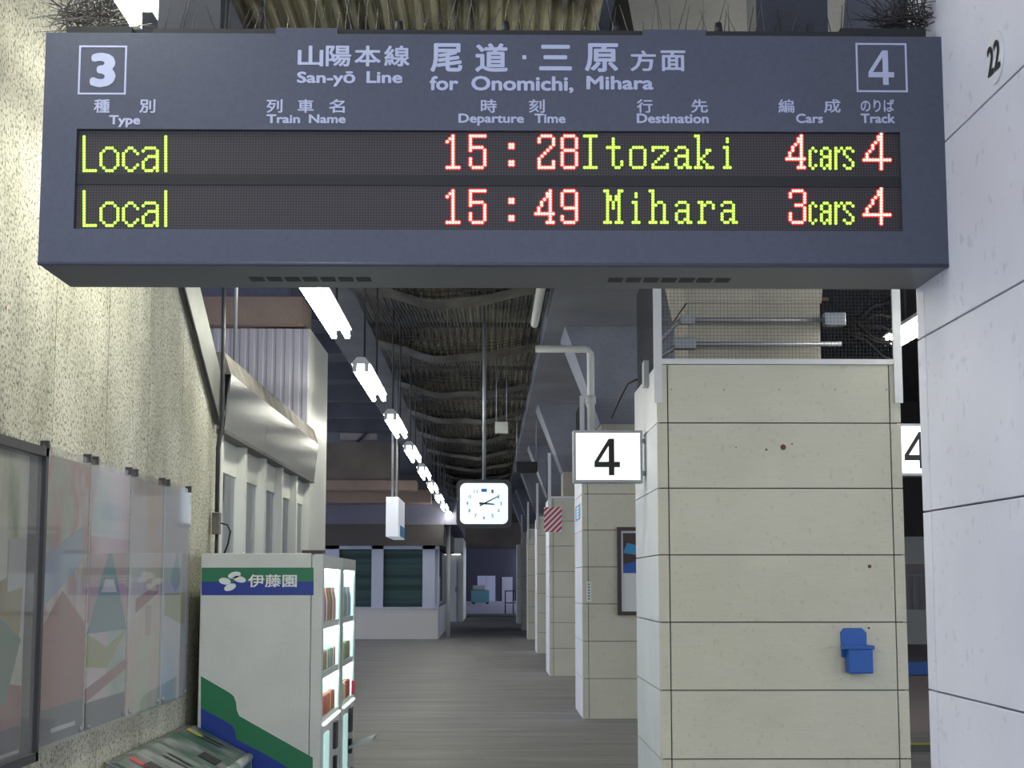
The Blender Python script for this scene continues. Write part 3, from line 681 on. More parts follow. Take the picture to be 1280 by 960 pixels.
for i in range(4):
    y0, y1 = edges[i] + 0.008, edges[i + 1] - 0.008
    t = thing('poster', pls[i], 'poster', (WX, y0, Z0p), 'posters on the speckled wall')
    s_ = build('sheet', bx(WX + 0.012, WX + 0.016, y0 + 0.01, y1 - 0.01, Z0p + 0.01, Z1p - 0.03), ('print_a', 'print_b', 'print_c', 'print_d')[i], t)
    def pp(name, pts, mat, e=0.001):
        mb = MB(); mb.prism([(WX + 0.016, y0 + 0.012 + a_ * (y1 - y0 - 0.024), Z0p + b_ * (Z1p - Z0p)) for a_, b_ in pts], (e, 0, 0)); build(name, mb, mat, t)
    if i == 0:
        pp('print', [(0, 0.01), (1, 0.01), (1, 0.13), (0, 0.13)], 'print_dark'); pp('print', [(0, 0.13), (1, 0.13), (1, 0.40), (0.5, 0.52), (0, 0.36)], 'print_red')
        pp('print', [(0.1, 0.46), (0.9, 0.62), (0.9, 0.75), (0.0, 0.62)], 'print_sky'); pp('print', [(0.35, 0.045), (0.85, 0.045), (0.85, 0.06), (0.35, 0.06)], 'print_white', 0.002)
    if i == 1:
        pp('print', [(0, 0.01), (1, 0.01), (1, 0.11), (0, 0.11)], 'print_dark'); pp('print', [(0, 0.40), (1, 0.40), (1, 0.72), (0, 0.72)], 'print_pink')
        pp('print', [(0, 0.36), (1, 0.36), (0.55, 0.66), (0.45, 0.66)], 'print_teal', 0.002); pp('print', [(0.3, 0.51), (0.7, 0.51), (0.6, 0.56), (0.4, 0.56)], 'print_white', 0.003)
        pp('print', [(0, 0.11), (1, 0.20), (1, 0.24), (0, 0.16)], 'print_red', 0.002); pp('print', [(0, 0.24), (0.5, 0.22), (1, 0.36), (0.5, 0.30), (0, 0.36)], 'print_lime', 0.002)
    if i == 2: pp('print', [(0.2, 0.42), (0.9, 0.50), (0.9, 0.54), (0.2, 0.48)], 'print_red'); pp('print', [(0.5, 0.32), (0.7, 0.32), (0.7, 0.45), (0.5, 0.45)], 'print_pink')
    if i == 3: pp('print', [(0.3, 0.55), (0.55, 0.70), (0.7, 0.55), (0.5, 0.50)], 'print_sky'); pp('print', [(0.1, 0.40), (0.9, 0.34), (0.9, 0.50), (0.1, 0.50)], 'print_lime')
    cm = MB(); cm.poly([(WX + 0.025, y0, Z0p), (WX + 0.025, y1, Z0p), (WX + 0.025, y1, Z1p), (WX + 0.025, y0, Z1p)]); build('clear_cover', cm, 'acrylic', t)
    for yk in (y0 + 0.06, y1 - 0.06):
        build('clip', bx(WX, WX + 0.035, yk - 0.012, yk + 0.012, Z1p - 0.02, Z1p + 0.018), 'dark_metal', t)
        build('clip', MB().tube([(WX + 0.02, yk, Z0p + 0.03), (WX + 0.034, yk, Z0p + 0.03)], 0.012, 8), 'galv', t)
t = thing('poster_case', 'black framed glazed poster case at the left edge of the picture', 'poster case', (WX, 5.2, 0.9))
ya, yb = 5.25, 6.36; za, zb = 0.93, 2.145; xf = WX + 0.075
for q_ in ((ya, yb, zb - 0.035, zb), (ya, yb, za, za + 0.035), (ya, ya + 0.035, za, zb), (yb - 0.035, yb, za, zb)):
    build('frame', bx(WX + 0.001, xf, q_[0], q_[1], q_[2], q_[3]), 'dark_metal', t)
build('sheet', bx(WX + 0.002, WX + 0.01, ya + 0.035, yb - 0.035, za + 0.035, zb - 0.035), 'print_e', t)
mb = MB(); mb.prism([(WX + 0.01, ya + 0.05, za + 0.05), (WX + 0.01, yb - 0.05, za + 0.05), (WX + 0.01, yb - 0.05, za + 0.14), (WX + 0.01, ya + 0.05, za + 0.14)], (0.002, 0, 0)); build('print', mb, 'print_dark', t)
mb = MB(); mb.prism([(WX + 0.01, 5.9, 1.45), (WX + 0.01, 6.25, 1.35), (WX + 0.01, 6.30, 1.68), (WX + 0.01, 6.0, 1.62)], (0.003, 0, 0)); build('print', mb, 'print_ochre', t)
mb = MB(); mb.prism([(WX + 0.01, 6.08, 1.58), (WX + 0.01, 6.30, 1.60), (WX + 0.01, 6.30, 1.79), (WX + 0.01, 6.08, 1.78)], (0.004, 0, 0)); build('print', mb, 'off_white', t)
mb = MB(); mb.prism([(WX + 0.01, ya + 0.05, za + 0.14), (WX + 0.01, yb - 0.05, za + 0.14), (WX + 0.01, yb - 0.05, 1.22), (WX + 0.01, ya + 0.3, 1.30)], (0.0025, 0, 0)); build('print', mb, 'print_red', t)
mb = MB(); mb.prism([(WX + 0.01, 5.7, 1.2), (WX + 0.01, 6.1, 1.16), (WX + 0.01, 6.28, 1.40), (WX + 0.01, 5.9, 1.52)], (0.0035, 0, 0)); build('print', mb, 'print_grass', t)
cm = MB(); cm.poly([(xf - 0.016, ya + 0.035, za + 0.035), (xf - 0.016, yb - 0.035, za + 0.035), (xf - 0.016, yb - 0.035, zb - 0.035), (xf - 0.016, ya + 0.035, zb - 0.035)]); build('pane', cm, 'acrylic', t)

# ================================================================== BINS
def bin_(y0, y1, label, openings, sticker=None):
    t = thing('recycling_bin', label, 'bin', (-1.6, y0, 0), 'recycling bins along the left wall')
    xa, xb = -1.795, -1.40; za, zb = 0.775, 0.60
    build('body', bx(xa, xb - 0.02, y0, y1, 0, 0.5), 'bin_green', t)
    prof = [(xa, y0, 0.5), (xa, y0, za), (xa + 0.05, y0, za), (xb - 0.03, y0, zb + 0.012), (xb - 0.008, y0, zb - 0.005), (xb, y0, zb - 0.04), (xb, y0, 0.5)]
    lid = build('lid', MB().prism(prof[::-1], (0, y1 - y0, 0)), 'bin_grey', t)
    build('front_rim', MB().tube([(xb - 0.02, y0, zb - 0.012), (xb - 0.02, y1, zb - 0.012)], 0.027, 8), 'bin_white', lid)
    build('seam', MB().prism([(xa, y0 - 0.004, za + 0.002), (xb - 0.03, y0 - 0.004, zb + 0.016), (xb - 0.03, y0 + 0.004, zb + 0.016), (xa, y0 + 0.004, za + 0.002)], (0, 0, 0.002)), 'bin_white', lid)
    sl = (zb + 0.012 - za) / (xb - 0.03 - xa - 0.05)
    def onlid(x, e=0.003): return za + sl * (x - xa - 0.05) + e
    yc = (y0 + y1) / 2
    for (xc, dy, wx, wy) in openings:
        x_0, x_1, Y_0, Y_1 = xc - wx, xc + wx, yc + dy - wy, yc + dy + wy
        pts = [(x_0, yc + dy, onlid(x_0)), (x_0 + wx * 0.3, Y_0, onlid(x_0 + wx * 0.3)), (x_1 - wx * 0.3, Y_0, onlid(x_1 - wx * 0.3)), (x_1, yc + dy, onlid(x_1)), (x_1 - wx * 0.3, Y_1, onlid(x_1 - wx * 0.3)), (x_0 + wx * 0.3, Y_1, onlid(x_0 + wx * 0.3))] if wy < 0.04 else \
              [(x_0, Y_0, onlid(x_0)), (x_1, Y_0, onlid(x_1)), (x_1, Y_1, onlid(x_1)), (x_0, Y_1, onlid(x_0))]
        mb = MB(); mb.prism(pts, (0, 0, 0.001)); build('opening', mb, 'black', lid)
    if sticker:
        mb = MB(); x_0 = xa + 0.06; mb.prism([(x_0, yc - 0.04, onlid(x_0)), (x_0 + 0.08, yc - 0.04, onlid(x_0 + 0.08)), (x_0 + 0.08, yc + 0.04, onlid(x_0 + 0.08)), (x_0, yc + 0.04, onlid(x_0))], (0, 0, 0.001)); build('sticker', mb, sticker, lid)
bin_(9.20, 9.70, 'bin with two slots and a yellow mark, touching the vending machine', [(-1.60, 0.06, 0.07, 0.02), (-1.60, -0.04, 0.07, 0.02)], 'yellow')
bin_(8.70, 9.195, 'bin with one square opening, second from the vending machine', [(-1.52, 0.0, 0.05, 0.10)])
bin_(8.20, 8.695, 'bin with two slots, third from the vending machine', [(-1.60, 0.06, 0.07, 0.02), (-1.60, -0.05, 0.07, 0.02)])
bin_(7.70, 8.195, 'bin with dark square opening and red mark, at the bottom edge', [(-1.60, 0.05, 0.07, 0.10)], 'red_print')

# ================================================================== CEILING LAMPS
def lamp(X, Y, Z, label, hang=True, proto=[None]):
    loc = (X, Y, Z)
    if proto[0] is not None: return dup(proto[0], loc, label)
    t = thing('ceiling_lamp', label, 'lamp', loc, 'twin tube lamps hanging over the platform'); proto[0] = t
    L_ = 1.18
    build('housing', MB().prism([(X - 0.085, Y - L_ - 0.03, Z + 0.05), (X + 0.085, Y - L_ - 0.03, Z + 0.05), (X + 0.035, Y - L_ - 0.03, Z + 0.11), (X - 0.035, Y - L_ - 0.03, Z + 0.11)], (0, 2 * L_ + 0.06, 0)), 'lamp_white', t)
    for sx_ in (-1, 1):
        build('tube', MB().tube([(X + sx_ * 0.052, Y - L_ + 0.03, Z), (X + sx_ * 0.052, Y + L_ - 0.03, Z)], 0.022, 10), 'tube', t)
        for e in (-1, 1):
            build('socket', bx(X + sx_ * 0.052 - 0.018, X + sx_ * 0.052 + 0.018, Y + e * L_ - 0.03, Y + e * L_ + 0.0, Z - 0.02, Z + 0.05), 'lamp_white', t)
    for e in (-0.8, 0.8):
        build('hanger', MB().tube([(X, Y + e, Z + 0.1), (X, Y + e, 5.15)], 0.009, 6), 'dark_metal', t)
    return t
ord_ = ['first', 'second', 'third', 'fourth', 'fifth', 'sixth', 'seventh', 'eighth', 'ninth', 'tenth', 'eleventh', 'twelfth', 'thirteenth']
LX, LZ = -1.14, 3.49
lamp(LX, 4.05, LZ, 'glaring tube lamp at the top left, above the display board')
lamp(LX, 6.95, LZ, 'tube lamp directly behind and above the display board')
for k in range(12):
    lamp(LX, 11.0 + 4.3 * k, LZ, 'twin tube lamp, %s in the receding row counted from below the display board' % ord_[k] if k < 11 else 'farthest twin tube lamp of the receding row')
for k, y in enumerate((2.7, 7.0, 11.3, 19.9, 28.5)):
    lamp(3.2, y, LZ, ['tube lamp over the right aisle beside the near pillar', 'second tube lamp over the right aisle', 'tube lamp glimpsed in the gap right of the front pillar', 'fourth tube lamp over the right aisle', 'farthest tube lamp over the right aisle'][k])

# ================================================================== CLOCK
Yc = 20.0
a = at(575, 655, Yc); b = at(635, 604, Yc); cx = (a.x + b.x) / 2; cz = (a.z + b.z) / 2; hw = (b.x - a.x) / 2; hh = (b.z - a.z) / 2
t = thing('station_clock', 'backlit square white clock hanging over the passage', 'clock', (cx, Yc, cz))
def rrect(hw, hh, r, Y, n=5):
    pts = []
    for sx_, sz_, a0 in ((1, 1, 0), (-1, 1, 90), (-1, -1, 180), (1, -1, 270)):
        for i in range(n + 1):
            an = R(a0 + 90 * i / n); pts.append((cx + sx_ * (hw - r) + r * math.cos(an), Y, cz + sz_ * (hh - r) + r * math.sin(an)))
    return pts
build('case', MB().prism(rrect(hw + 0.045, hh + 0.045, 0.07, Yc), (0, 0.22, 0)), 'dark_metal', t)
build('face', MB().prism(rrect(hw, hh, 0.07, Yc - 0.006), (0, 0.005, 0)), 'clock_glow', t)
rx_, rz_ = hw * 0.64, hh * 0.66
for h in range(1, 13):
    an = R(90 - 30 * h); X_, Z_ = cx + 0.21 * math.cos(an) * 1.0, cz + 0.175 * math.sin(an)
    if h == 12: continue
    w2 = 0.028 if h < 10 else 0.042
    text_on('numeral', str(h), (X_ - w2 / 2, Yc - 0.008, Z_ - 0.023), (w2, 0, 0), (0, 0, 0.046), t, 'clock_mark', 0.02)
build('emblem', bx(cx - 0.035, cx + 0.035, Yc - 0.009, Yc - 0.006, cz + 0.145, cz + 0.185), 'clock_blue', t)
def hand(name, ang, L_, w0):
    d = Vector((math.cos(R(ang)), 0, math.sin(R(ang)))); n_ = Vector((-d.z, 0, d.x)); c = Vector((cx, Yc - 0.014, cz))
    build(name, MB().prism([c - d * 0.06 - n_ * w0, c + d * L_ - n_ * w0 * 0.6, c + d * L_ + n_ * w0 * 0.6, c - d * 0.06 + n_ * w0], (0, 0.004, 0)), 'black', t)
hand('minute_hand', 27, 0.20, 0.009); hand('hour_hand', -4, 0.13, 0.012)
build('hanger', MB().tube([(cx, Yc + 0.1, cz + hh), (cx, Yc + 0.1, 5.15)], 0.022, 8), 'galv', t)

# small hanging items
t = thing('hanging_sign_box', 'white double sided sign box hung edge-on from two rods above the left lamps', 'sign', (-1.5, 25, 2.3))
a = at(482, 671, 25); b = at(498, 621, 25)
build('box', bx(a.x, b.x, 25, 26.9, a.z, b.z), 'lightbox_soft', t, bevel=0.01)
build('print', bx(b.x, b.x + 0.003, 25.5, 26.9, a.z + 0.02, a.z + 0.2), 'sticker_blue', t)
for k in (0.45, 0.8): xx = a.x + (b.x - a.x) * k; build('rod', MB().tube([(xx, 25.2, b.z), (xx, 25.2, 5.15)], 0.018, 8), 'galv', t)
def small_box(name, label, cat, px0, py0, px1, py1, Y, mat, d=0.2):
    a = at(px0, py1, Y); b = at(px1, py0, Y); t = thing(name, label, cat, (a.x, Y, a.z))
    build('case', bx(a.x, b.x, Y, Y + d, a.z, b.z), mat, t, bevel=0.01)
    for xx in (a.x + 0.02, b.x - 0.02): build('hanger', MB().tube([(xx, Y + d / 2, b.z), (xx, Y + d / 2, 5.15)], 0.008, 6), 'galv', t)
    return t
small_box('loudspeaker', 'small pale square loudspeaker hanging from the netted ceiling', 'speaker', 619, 527, 635, 541, 25, 'off_white')
small_box('monitor', 'small black box hanging from the ceiling right of the clock', 'monitor', 645, 577, 672, 590, 30, 'black', 0.3)
# cable from pillar 1 side
t = thing('side_cable', 'thin black cable with a socket on the aisle side of the front pillar', 'cable', (PX, 12.0, 3.1))
build('cable', MB().tube([(PX - 0.03, 11.7, 3.10), (PX - 0.06, 12.1, 3.12), (PX - 0.09, 12.5, 3.05), (PX - 0.12, 13.0, 2.95)], 0.008, 6), 'black', t)
build('socket', bx(PX - 0.035, PX - 0.001, 11.1, 11.25, 2.98, 3.16), 'galv', t)

# ================================================================== LEFT BACKGROUND: kiosk and beams
YK = 46.0
def K(px, py, Y=YK): p = at(px, py, Y); return p.x, p.z
kx1, _ = K(548, 700); kx0 = -7.0; _, zb_ = K(500, 761); _, zw = K(500, 682); _, zh_ = K(500, 656); _, zl_ = K(500, 626)
t = thing('kiosk', 'white walled kiosk with blue framed windows at the far left', 'kiosk', (kx0, YK, 0))
build('base_wall', bx(kx0, kx1, YK, 58, 0, zb_), 'kiosk_base', t)
build('sill', bx(kx0, kx1 + 0.03, YK - 0.05, 58, zb_, zb_ + 0.05), 'kiosk_frame', t)
for (xa_, xb_) in ((395, 433), (472, 486), (533, 548)):
    build('mullion', bx(K(xa_, 0)[0], K(xb_, 0)[0], YK, YK + 0.15, zb_ + 0.05, zw), 'kiosk_frame', t)
build('top_frame', bx(kx0, kx1, YK, YK + 0.15, zw - 0.10, zw), 'kiosk_frame', t)
for (xa_, xb_) in ((433, 472), (486, 533)):
    w_ = build('window', bx(K(xa_, 0)[0], K(xb_, 0)[0], YK + 0.06, YK + 0.07, zb_ + 0.05, zw - 0.10), 'glass_clean', t)
    build('blind', bx(K(xa_, 0)[0], K(xb_, 0)[0], YK + 0.14, YK + 0.16, zb_ + 0.05, zw - 0.10), 'blind', w_)
build('window', bx(kx1 - 0.05, kx1 - 0.04, YK + 0.9, 57, zb_ + 0.05, zw), 'glass', t)
build('mullion', bx(kx1 - 0.15, kx1, YK + 0.151, YK + 0.9, zb_ + 0.05, zw), 'kiosk_frame', t)
build('inner_wall', bx(kx0, kx1 - 0.3, YK + 0.5, 57.9, zb_ + 0.05, zw), 'blind', t)
build('fascia', bx(kx0, kx1 + 0.15, YK - 0.3, 60, zw, zh_), 'header_dark', t)
build('upper_panel', bx(kx0, kx1 + 0.55, YK - 0.2, 60, zh_, zl_), 'lilac_wall', t)
struct('trim_21', bx(-9, -1.9, 42, 43, K(0, 612, 42)[1], K(0, 600, 42)[1]), 'brown_beam')
struct('trim_22', bx(-9, -1.6, 44, 45, K(0, 628, 44)[1], K(0, 612, 44)[1]), 'brown_beam')
struct('wall_upper_far', bx(-9, K(502, 0, 42)[0], 42.1, 43, K(0, 600, 42)[1], K(0, 552, 42)[1]), 'brown_wall')
t = thing('roof_louvre', 'pinkish grey slatted opening with brace high under the roof at left', 'louvre', (K(430, 0, 42)[0], 42.5, 5.3))
for k in range(4):
    z_ = K(0, 548 - k * 11, 42)[1]; build('slat', bx(K(431, 0, 42)[0], K(476, 0, 42)[0], 42.3, 42.35, z_, z_ + 0.17), 'pink_wall', t)
build('brace', MB().tube([(K(452, 0, 42)[0], 42.2, K(0, 551, 42)[1]), (K(478, 0, 42)[0], 42.2, K(0, 522, 42)[1])], 0.04, 6), 'dark_metal', t)
for k in range(7):
    y = 20 + 3.6 * k
    struct('trim_%d' % (30 + k), bx(-9, -2.15, y, y + 0.25, 5.5, 5.85), 'concrete_dark')
# pole and far wall pieces
t = thing('pole', 'white vertical pole at the corner of the kiosk', 'pole', (-1.2, 45.5, 0))
p = at(560, 778, 47); build('pole', MB().tube([(p.x, 47, 0), (p.x, 47, 3.9)], 0.06, 10), 'white_paint', t)
fw = struct('wall_far_left', bx(-7, -1.05, 66, 75, 0, 3.4), 'off_white')
t = thing('far_door', 'narrow white door at the end wall left of the dark opening', 'door', (-1.6, 65.9, 0))
build('leaf', bx(-1.62, -1.32, 65.95, 66, 0, 2.6), 'white_paint', t); build('handle', bx(-1.36, -1.34, 65.9, 65.95, 1.2, 1.4), 'dark_metal', t)
t = thing('end_lamp', 'small white strip lamp on the end wall left of the opening', 'lamp', (-1.4, 65.7, 2.9))
build('tube', MB().tube([(-1.52, 65.8, 2.72), (-1.15, 65.8, 2.72)], 0.03, 8), 'lightbox', t); build('housing', bx(-1.52, -1.15, 65.78, 66, 2.75, 2.82), 'lamp_white', t)
# end wall with the passage opening
YE = 75.0
struct('wall_back', MB().box(-7, -1.06, YE, YE + 0.5, 0, 6.6).box(1.5, 22, YE, YE + 0.5, 0, 6.6).box(-1.06, 1.5, YE, YE + 0.5, 3.15, 6.6), 'header_dark')
struct('trim_40', bx(-1.3, 1.6, 73.5, YE, 3.15, 4.3), 'brown_wall')
struct('trim_41', bx(-1.22, -1.05, 74.0, YE, 0, 3.15), 'header_dark')
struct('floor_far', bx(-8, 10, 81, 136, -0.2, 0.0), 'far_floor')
struct('trim_42', bx(-1.06, 1.5, 74.5, 80.9, 0.0, 0.02), 'header_dark')
YF = 135.0
struct('wall_far', bx(-10, 2.85, YF, YF + 0.3, 0, 9), 'slate')
struct('ceiling_far', bx(-10, 9, 78, YF, 7.5, 7.7), 'slate')
struct('wall_far_side', MB().box(-10, -9.8, 82, YF, 0, 7.5), 'slate')
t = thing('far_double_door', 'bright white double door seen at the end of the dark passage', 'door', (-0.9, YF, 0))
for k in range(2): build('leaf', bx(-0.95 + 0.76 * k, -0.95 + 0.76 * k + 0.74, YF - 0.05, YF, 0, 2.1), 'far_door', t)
t = thing('far_single_door', 'pale grey single door right of the white double door', 'door', (1.1, YF, 0))
build('leaf', bx(1.1, 1.98, YF - 0.05, YF, 0, 2.0), 'corrugated', t)
t = struct('window_1', bx(2.4, 3.4, YF - 1.0, YF - 0.9, 2.3, 3.6), 'window_light')
build('frame', bx(2.38, 3.4, YF - 1.05, YF - 1.0, 2.86, 2.94), 'dark_metal', t)
t = thing('blue_cart', 'blue covered cart at the far end of the passage', 'cart', (-1.2, 118, 0))
build('body', bx(-1.3, 0.05, 117, 119, 0.12, 1.0), 'print_teal', t, bevel=0.04); build('load', bx(-1.2, -0.2, 117.3, 118.7, 1.0, 1.35), 'pink_wall', t, bevel=0.08)
for x in (-1.1, -0.1): build('wheel', MB().tube([(x, 117.1, 0.12), (x, 117.25, 0.12)], 0.12, 10), 'black', t)
t = thing('railing', 'dark metal railing across the right of the far passage', 'railing', (0.8, 82, 0))
for z in (1.15, 0.55): build('rail', MB().tube([(0.82, 82, z), (1.7, 82, z)], 0.03, 6), 'dark_metal', t)
for x in (0.84, 1.25, 1.66): build('post', MB().tube([(x, 82, 0), (x, 82, 1.15)], 0.03, 6), 'dark_metal', t)

# ================================================================== RIGHT BACKGROUND through the gap
YR = 44.0
def RG(px, py, Y=YR): p = at(px, py, Y); return p.x, p.z
rw = struct('wall_right_far', bx(8, 16, YR, YR + 0.3, 0, RG(1145, 672)[1]), 'pink_wall')
struct('trim_50', bx(8, 16, YR - 0.05, YR, RG(0, 705)[1], RG(0, 672)[1]), 'off_white')
struct('wall_upper_right', bx(8, 16, YR + 0.1, YR + 0.3, RG(0, 670)[1], 6.6), 'header_dark')
struct('wall_right_blocker', bx(16, 16.3, 16, YR + 0.3, 0, 6.6), 'header_dark')  # unseen wall added to shut out sky light from the right
t = thing('far_fence', 'pale barred fence glimpsed in the gap right of the front pillar', 'fence', (11, 42, 0))
for k in range(14):
    x = 10.2 + k * 0.18; build('bar', bx(x, x + 0.05, 42, 42.05, 0.9, 1.75), 'galv', t)
build('rail', bx(10.1, 12.8, 42, 42.06, 1.75, 1.82), 'galv', t); build('kerb', bx(10.1, 12.8, 41.9, 42.2, 0, 0.9), 'off_white', t)
x_, z_ = RG(1138, 848, 28)
t = thing('blue_barrier', 'low blue barrier on the floor in the gap beside the right pillar', 'barrier', (x_, 28, 0))
build('panel', bx(x_ - 0.5, x_ + 1.2, 28, 28.1, 0.02, 0.24), 'blue_plastic', t); build('foot', bx(x_ - 0.5, x_ + 1.2, 27.95, 28.15, 0, 0.02), 'dark_metal', t)
struct('floor_right', bx(3.2, 16, 17.5, YR, 0.0, 0.006), 'stone_path')
struct('trim_51', bx(3.2, 9, 15.6, 16.2, 0.0, 0.006), 'concrete_dark'); struct('trim_52', bx(3.2, 9, 16.2, 16.4, 0.0, 0.007), 'yellow')

# ================================================================== DEPARTURE BOARD
YB = 3.75; YBb = 4.05
a = at(47, 330, YB); b = at(1177, 46, YB); bx0, bx1, bz0, bz1 = a.x, b.x, a.z, b.z
t = thing('departure_board', 'large blue grey hanging departure board with green and red LED lines', 'display board', ((bx0 + bx1)/2, YB, bz0))
wx0, wz1 = at(96, 161, YB).x, at(96, 161, YB).z; wx1, wz0 = at(1129, 289, YB).x, at(1129, 289, YB).z
zm1, zm0 = at(600, 218, YB).z, at(600, 231, YB).z
# front frame as four bars round the window, so that the LED panel sits back
for q_ in ((bx0, bx1, wz1, bz1), (bx0, bx1, bz0, wz0), (bx0, wx0, wz0, wz1), (wx1, bx1, wz0, wz1)):
    build('front_panel', bx(q_[0], q_[1], YB, YB + 0.02, q_[2], q_[3]), 'sign_blue', t)
build('housing', bx(bx0 + 0.002, bx1 - 0.002, YB + 0.02, YBb, bz0 + 0.004, bz1 - 0.002), 'sign_blue', t)
ub = build('underside', bx(bx0 + 0.001, bx1 - 0.001, YB + 0.004, YBb, bz0 - 0.0, bz0 + 0.004), 'sign_under', t)
build('lower_lip', MB().tube([(bx0, YB + 0.004, bz0 + 0.003), (bx1, YB + 0.004, bz0 + 0.003)], 0.006, 6), 'sign_blue', t)
LP = build('led_screen', bx(wx0, wx1, YB + 0.012, YB + 0.02, wz0, wz1), 'led_panel', t)
build('divider', bx(wx0, wx1, YB + 0.009, YB + 0.012, zm0, zm1), 'black', t)
for s0 in (313, 760):
    for k in range(7):
        xa_ = at(s0 + k * 22.2, 350, YB + 0.19).x; xb_ = at(s0 + 18 + k * 22.2, 350, YB + 0.19).x
        sk = 0.0
        mb = MB(); mb.prism([(xa_, YB + 0.155, bz0 - 0.001), (xb_, YB + 0.155, bz0 - 0.001), (xb_ , YB + 0.21, bz0 - 0.001), (xa_, YB + 0.21, bz0 - 0.001)], (0, 0, 0.0008)); build('vent_slot', mb, 'sign_slot', ub)
for xx in (55, 1100): pass
# lettering
YT = YB - 0.0012
def tx(body, x0, y0, x1, y1, bold=0.02, name='lettering'): return text_px(name, body, x0, y0, x1, y1, YT, t, 'letter', bold)
for s_, x0_, x1_ in (('山', 372, 404), ('陽', 407, 439), ('本', 443, 476), ('線', 480, 512)): tx(s_, x0_, 57, x1_, 83, 0.025)
tx('San-yō', 371, 89, 444, 108, 0.03); tx('Line', 458, 89, 503, 104, 0.03)
tx('尾', 538, 54, 578, 90, 0.03); tx('道', 594, 54, 635, 90, 0.03); tx('三', 674, 56, 715, 88, 0.03); tx('原', 731, 54, 773, 90, 0.03)
build('lettering', bx(at(653, 70, YT).x, at(658, 70, YT).x, YT, YT + 0.001, at(653, 74, YT).z, at(653, 69, YT).z), 'letter', t)
tx('方', 788, 63, 820, 89, 0.025); tx('面', 826, 63, 857, 89, 0.025)
tx('for', 537, 95, 573, 113, 0.03); tx('Onomichi,', 589, 95, 717, 116, 0.03); tx('Mihara', 733, 95, 817, 112, 0.03)
for s_, x0_, x1_ in (('種', 117, 137), ('別', 174, 194), ('列', 333, 353), ('車', 372, 392), ('名', 411, 431), ('時', 601, 621), ('刻', 661, 681), ('行', 796, 816), ('先', 864, 885), ('編', 973, 993), ('成', 1030, 1051)):
    tx(s_, x0_, 124, x1_, 141, 0.02)
tx('のりば', 1076, 124, 1118, 140, 0.02)
tx('Type', 136, 144, 175, 159, 0.03); tx('Train', 333, 143, 375, 154, 0.03); tx('Name', 386, 143, 432, 154, 0.03)
tx('Departure', 573, 142, 655, 157, 0.03); tx('Time', 668, 142, 707, 154, 0.03); tx('Destination', 796, 142, 886, 154, 0.03); tx('Cars', 995, 142, 1029, 154, 0.03); tx('Track', 1076, 142, 1119, 154, 0.03)
for (x0_, y0_, x1_, y1_, s_) in ((97, 57, 159, 118, '3'), (1071, 54, 1133, 115, '4')):
    A0 = at(x0_, y1_, YT); B0 = at(x1_, y0_, YT); wd = 0.0045; mb = MB()
    mb.box(A0.x, B0.x, YT, YT + 0.001, B0.z - wd, B0.z).box(A0.x, B0.x, YT, YT + 0.001, A0.z, A0.z + wd).box(A0.x, A0.x + wd, YT, YT + 0.001, A0.z + wd, B0.z - wd).box(B0.x - wd, B0.x, YT, YT + 0.001, A0.z + wd, B0.z - wd)
    build('number_border', mb, 'letter', t)
    tx(s_, x0_ + 15, y0_ + 9, x1_ - 15, y1_ - 9, 0.045)
# LED dot-matrix glyphs: rows as strings, '#': lit
def rows(n, **spec):   # spec: r0='0,1,2' ...
    return {(int(k[1:]), c) for k, v in spec.items() for c in v}
def G(*segs):          # each seg: (row or (row0,row1), cols)
    s = set()
    for r, cols in segs:
        rr = range(r[0], r[1] + 1) if isinstance(r, tuple) else (r,)
        for q_ in rr:
            for c in cols: s.add((q_, c))
    return s
g = {}
g['1'] = G((0, [2]), (1, [1, 2]), (2, [0, 2]), ((3, 10), [2]), (11, range(5)))
g['5'] = G((0, range(6)), ((1, 3), [0]), (4, range(5)), (5, [0, 5]), ((6, 7), [5]), ((8, 10), [0, 5]), (11, range(1, 5)))
g[':'] = G(((3, 4), [0, 1]), ((9, 10), [0, 1]))
g['2'] = G((0, range(1, 5)), ((1, 2), [0, 5]), (3, [5]), (4, [4]), (5, [3]), (6, [2]), (7, [1]), (8, [0]), ((9, 10), [0, 5]), (11, range(6)))
g['8'] = G((0, range(1, 5)), ((1, 4), [0, 5]), (5, range(1, 5)), ((6, 10), [0, 5]), (11, range(1, 5)))
g['9'] = G((0, range(1, 5)), ((1, 5), [0, 5]), (6, range(1, 6)), ((7, 8), [5]), ((9, 10), [0, 5]), (11, range(1, 5)))
g['4'] = G((0, [5]), ((1, 2), [4, 5]), (3, [3, 5]), ((4, 5), [2, 5]), ((6, 7), [1, 5]), (8, range(7)), ((9, 10), [5]), (11, [4, 5, 6]))
g['3'] = G((0, range(1, 5)), ((1, 2), [0, 5]), ((3, 4), [5]), (5, [2, 3, 4]), ((6, 7), [5]), ((8, 10), [0, 5]), (11, range(1, 5)))
g['I'] = G((0, range(5)), ((1, 10), [2]), (11, range(5)))
g['t'] = G(((1, 3), [2]), (4, range(5)), ((5, 10), [2]), ((9, 10), [5]), (11, [3, 4]))
g['o'] = G((4, range(1, 5)), ((5, 10), [0, 5]), (11, range(1, 5)))
g['z'] = G((4, range(6)), (5, [0, 5]), (6, [4]), (7, [3]), (8, [2]), (9, [1]), (10, [0, 5]), (11, range(6)))
g['a'] = G((4, [1, 2, 3]), (5, [0, 4]), (6, [4]), (7, [1, 2, 3, 4]), ((8, 9), [0, 4]), (10, [0, 3, 4]), (11, [1, 2, 4, 5]))
g['k'] = G((0, [0, 1]), ((1, 10), [1]), (11, [0, 1, 2]), (5, [4, 5]), (6, [4]), (7, [3]), (8, [2]), (9, [3]), (10, [4]), (11, [4, 5, 6]))
g['i'] = G(((1, 2), [1]), (4, [0, 1]), ((5, 10), [1]), (11, [0, 1, 2]))
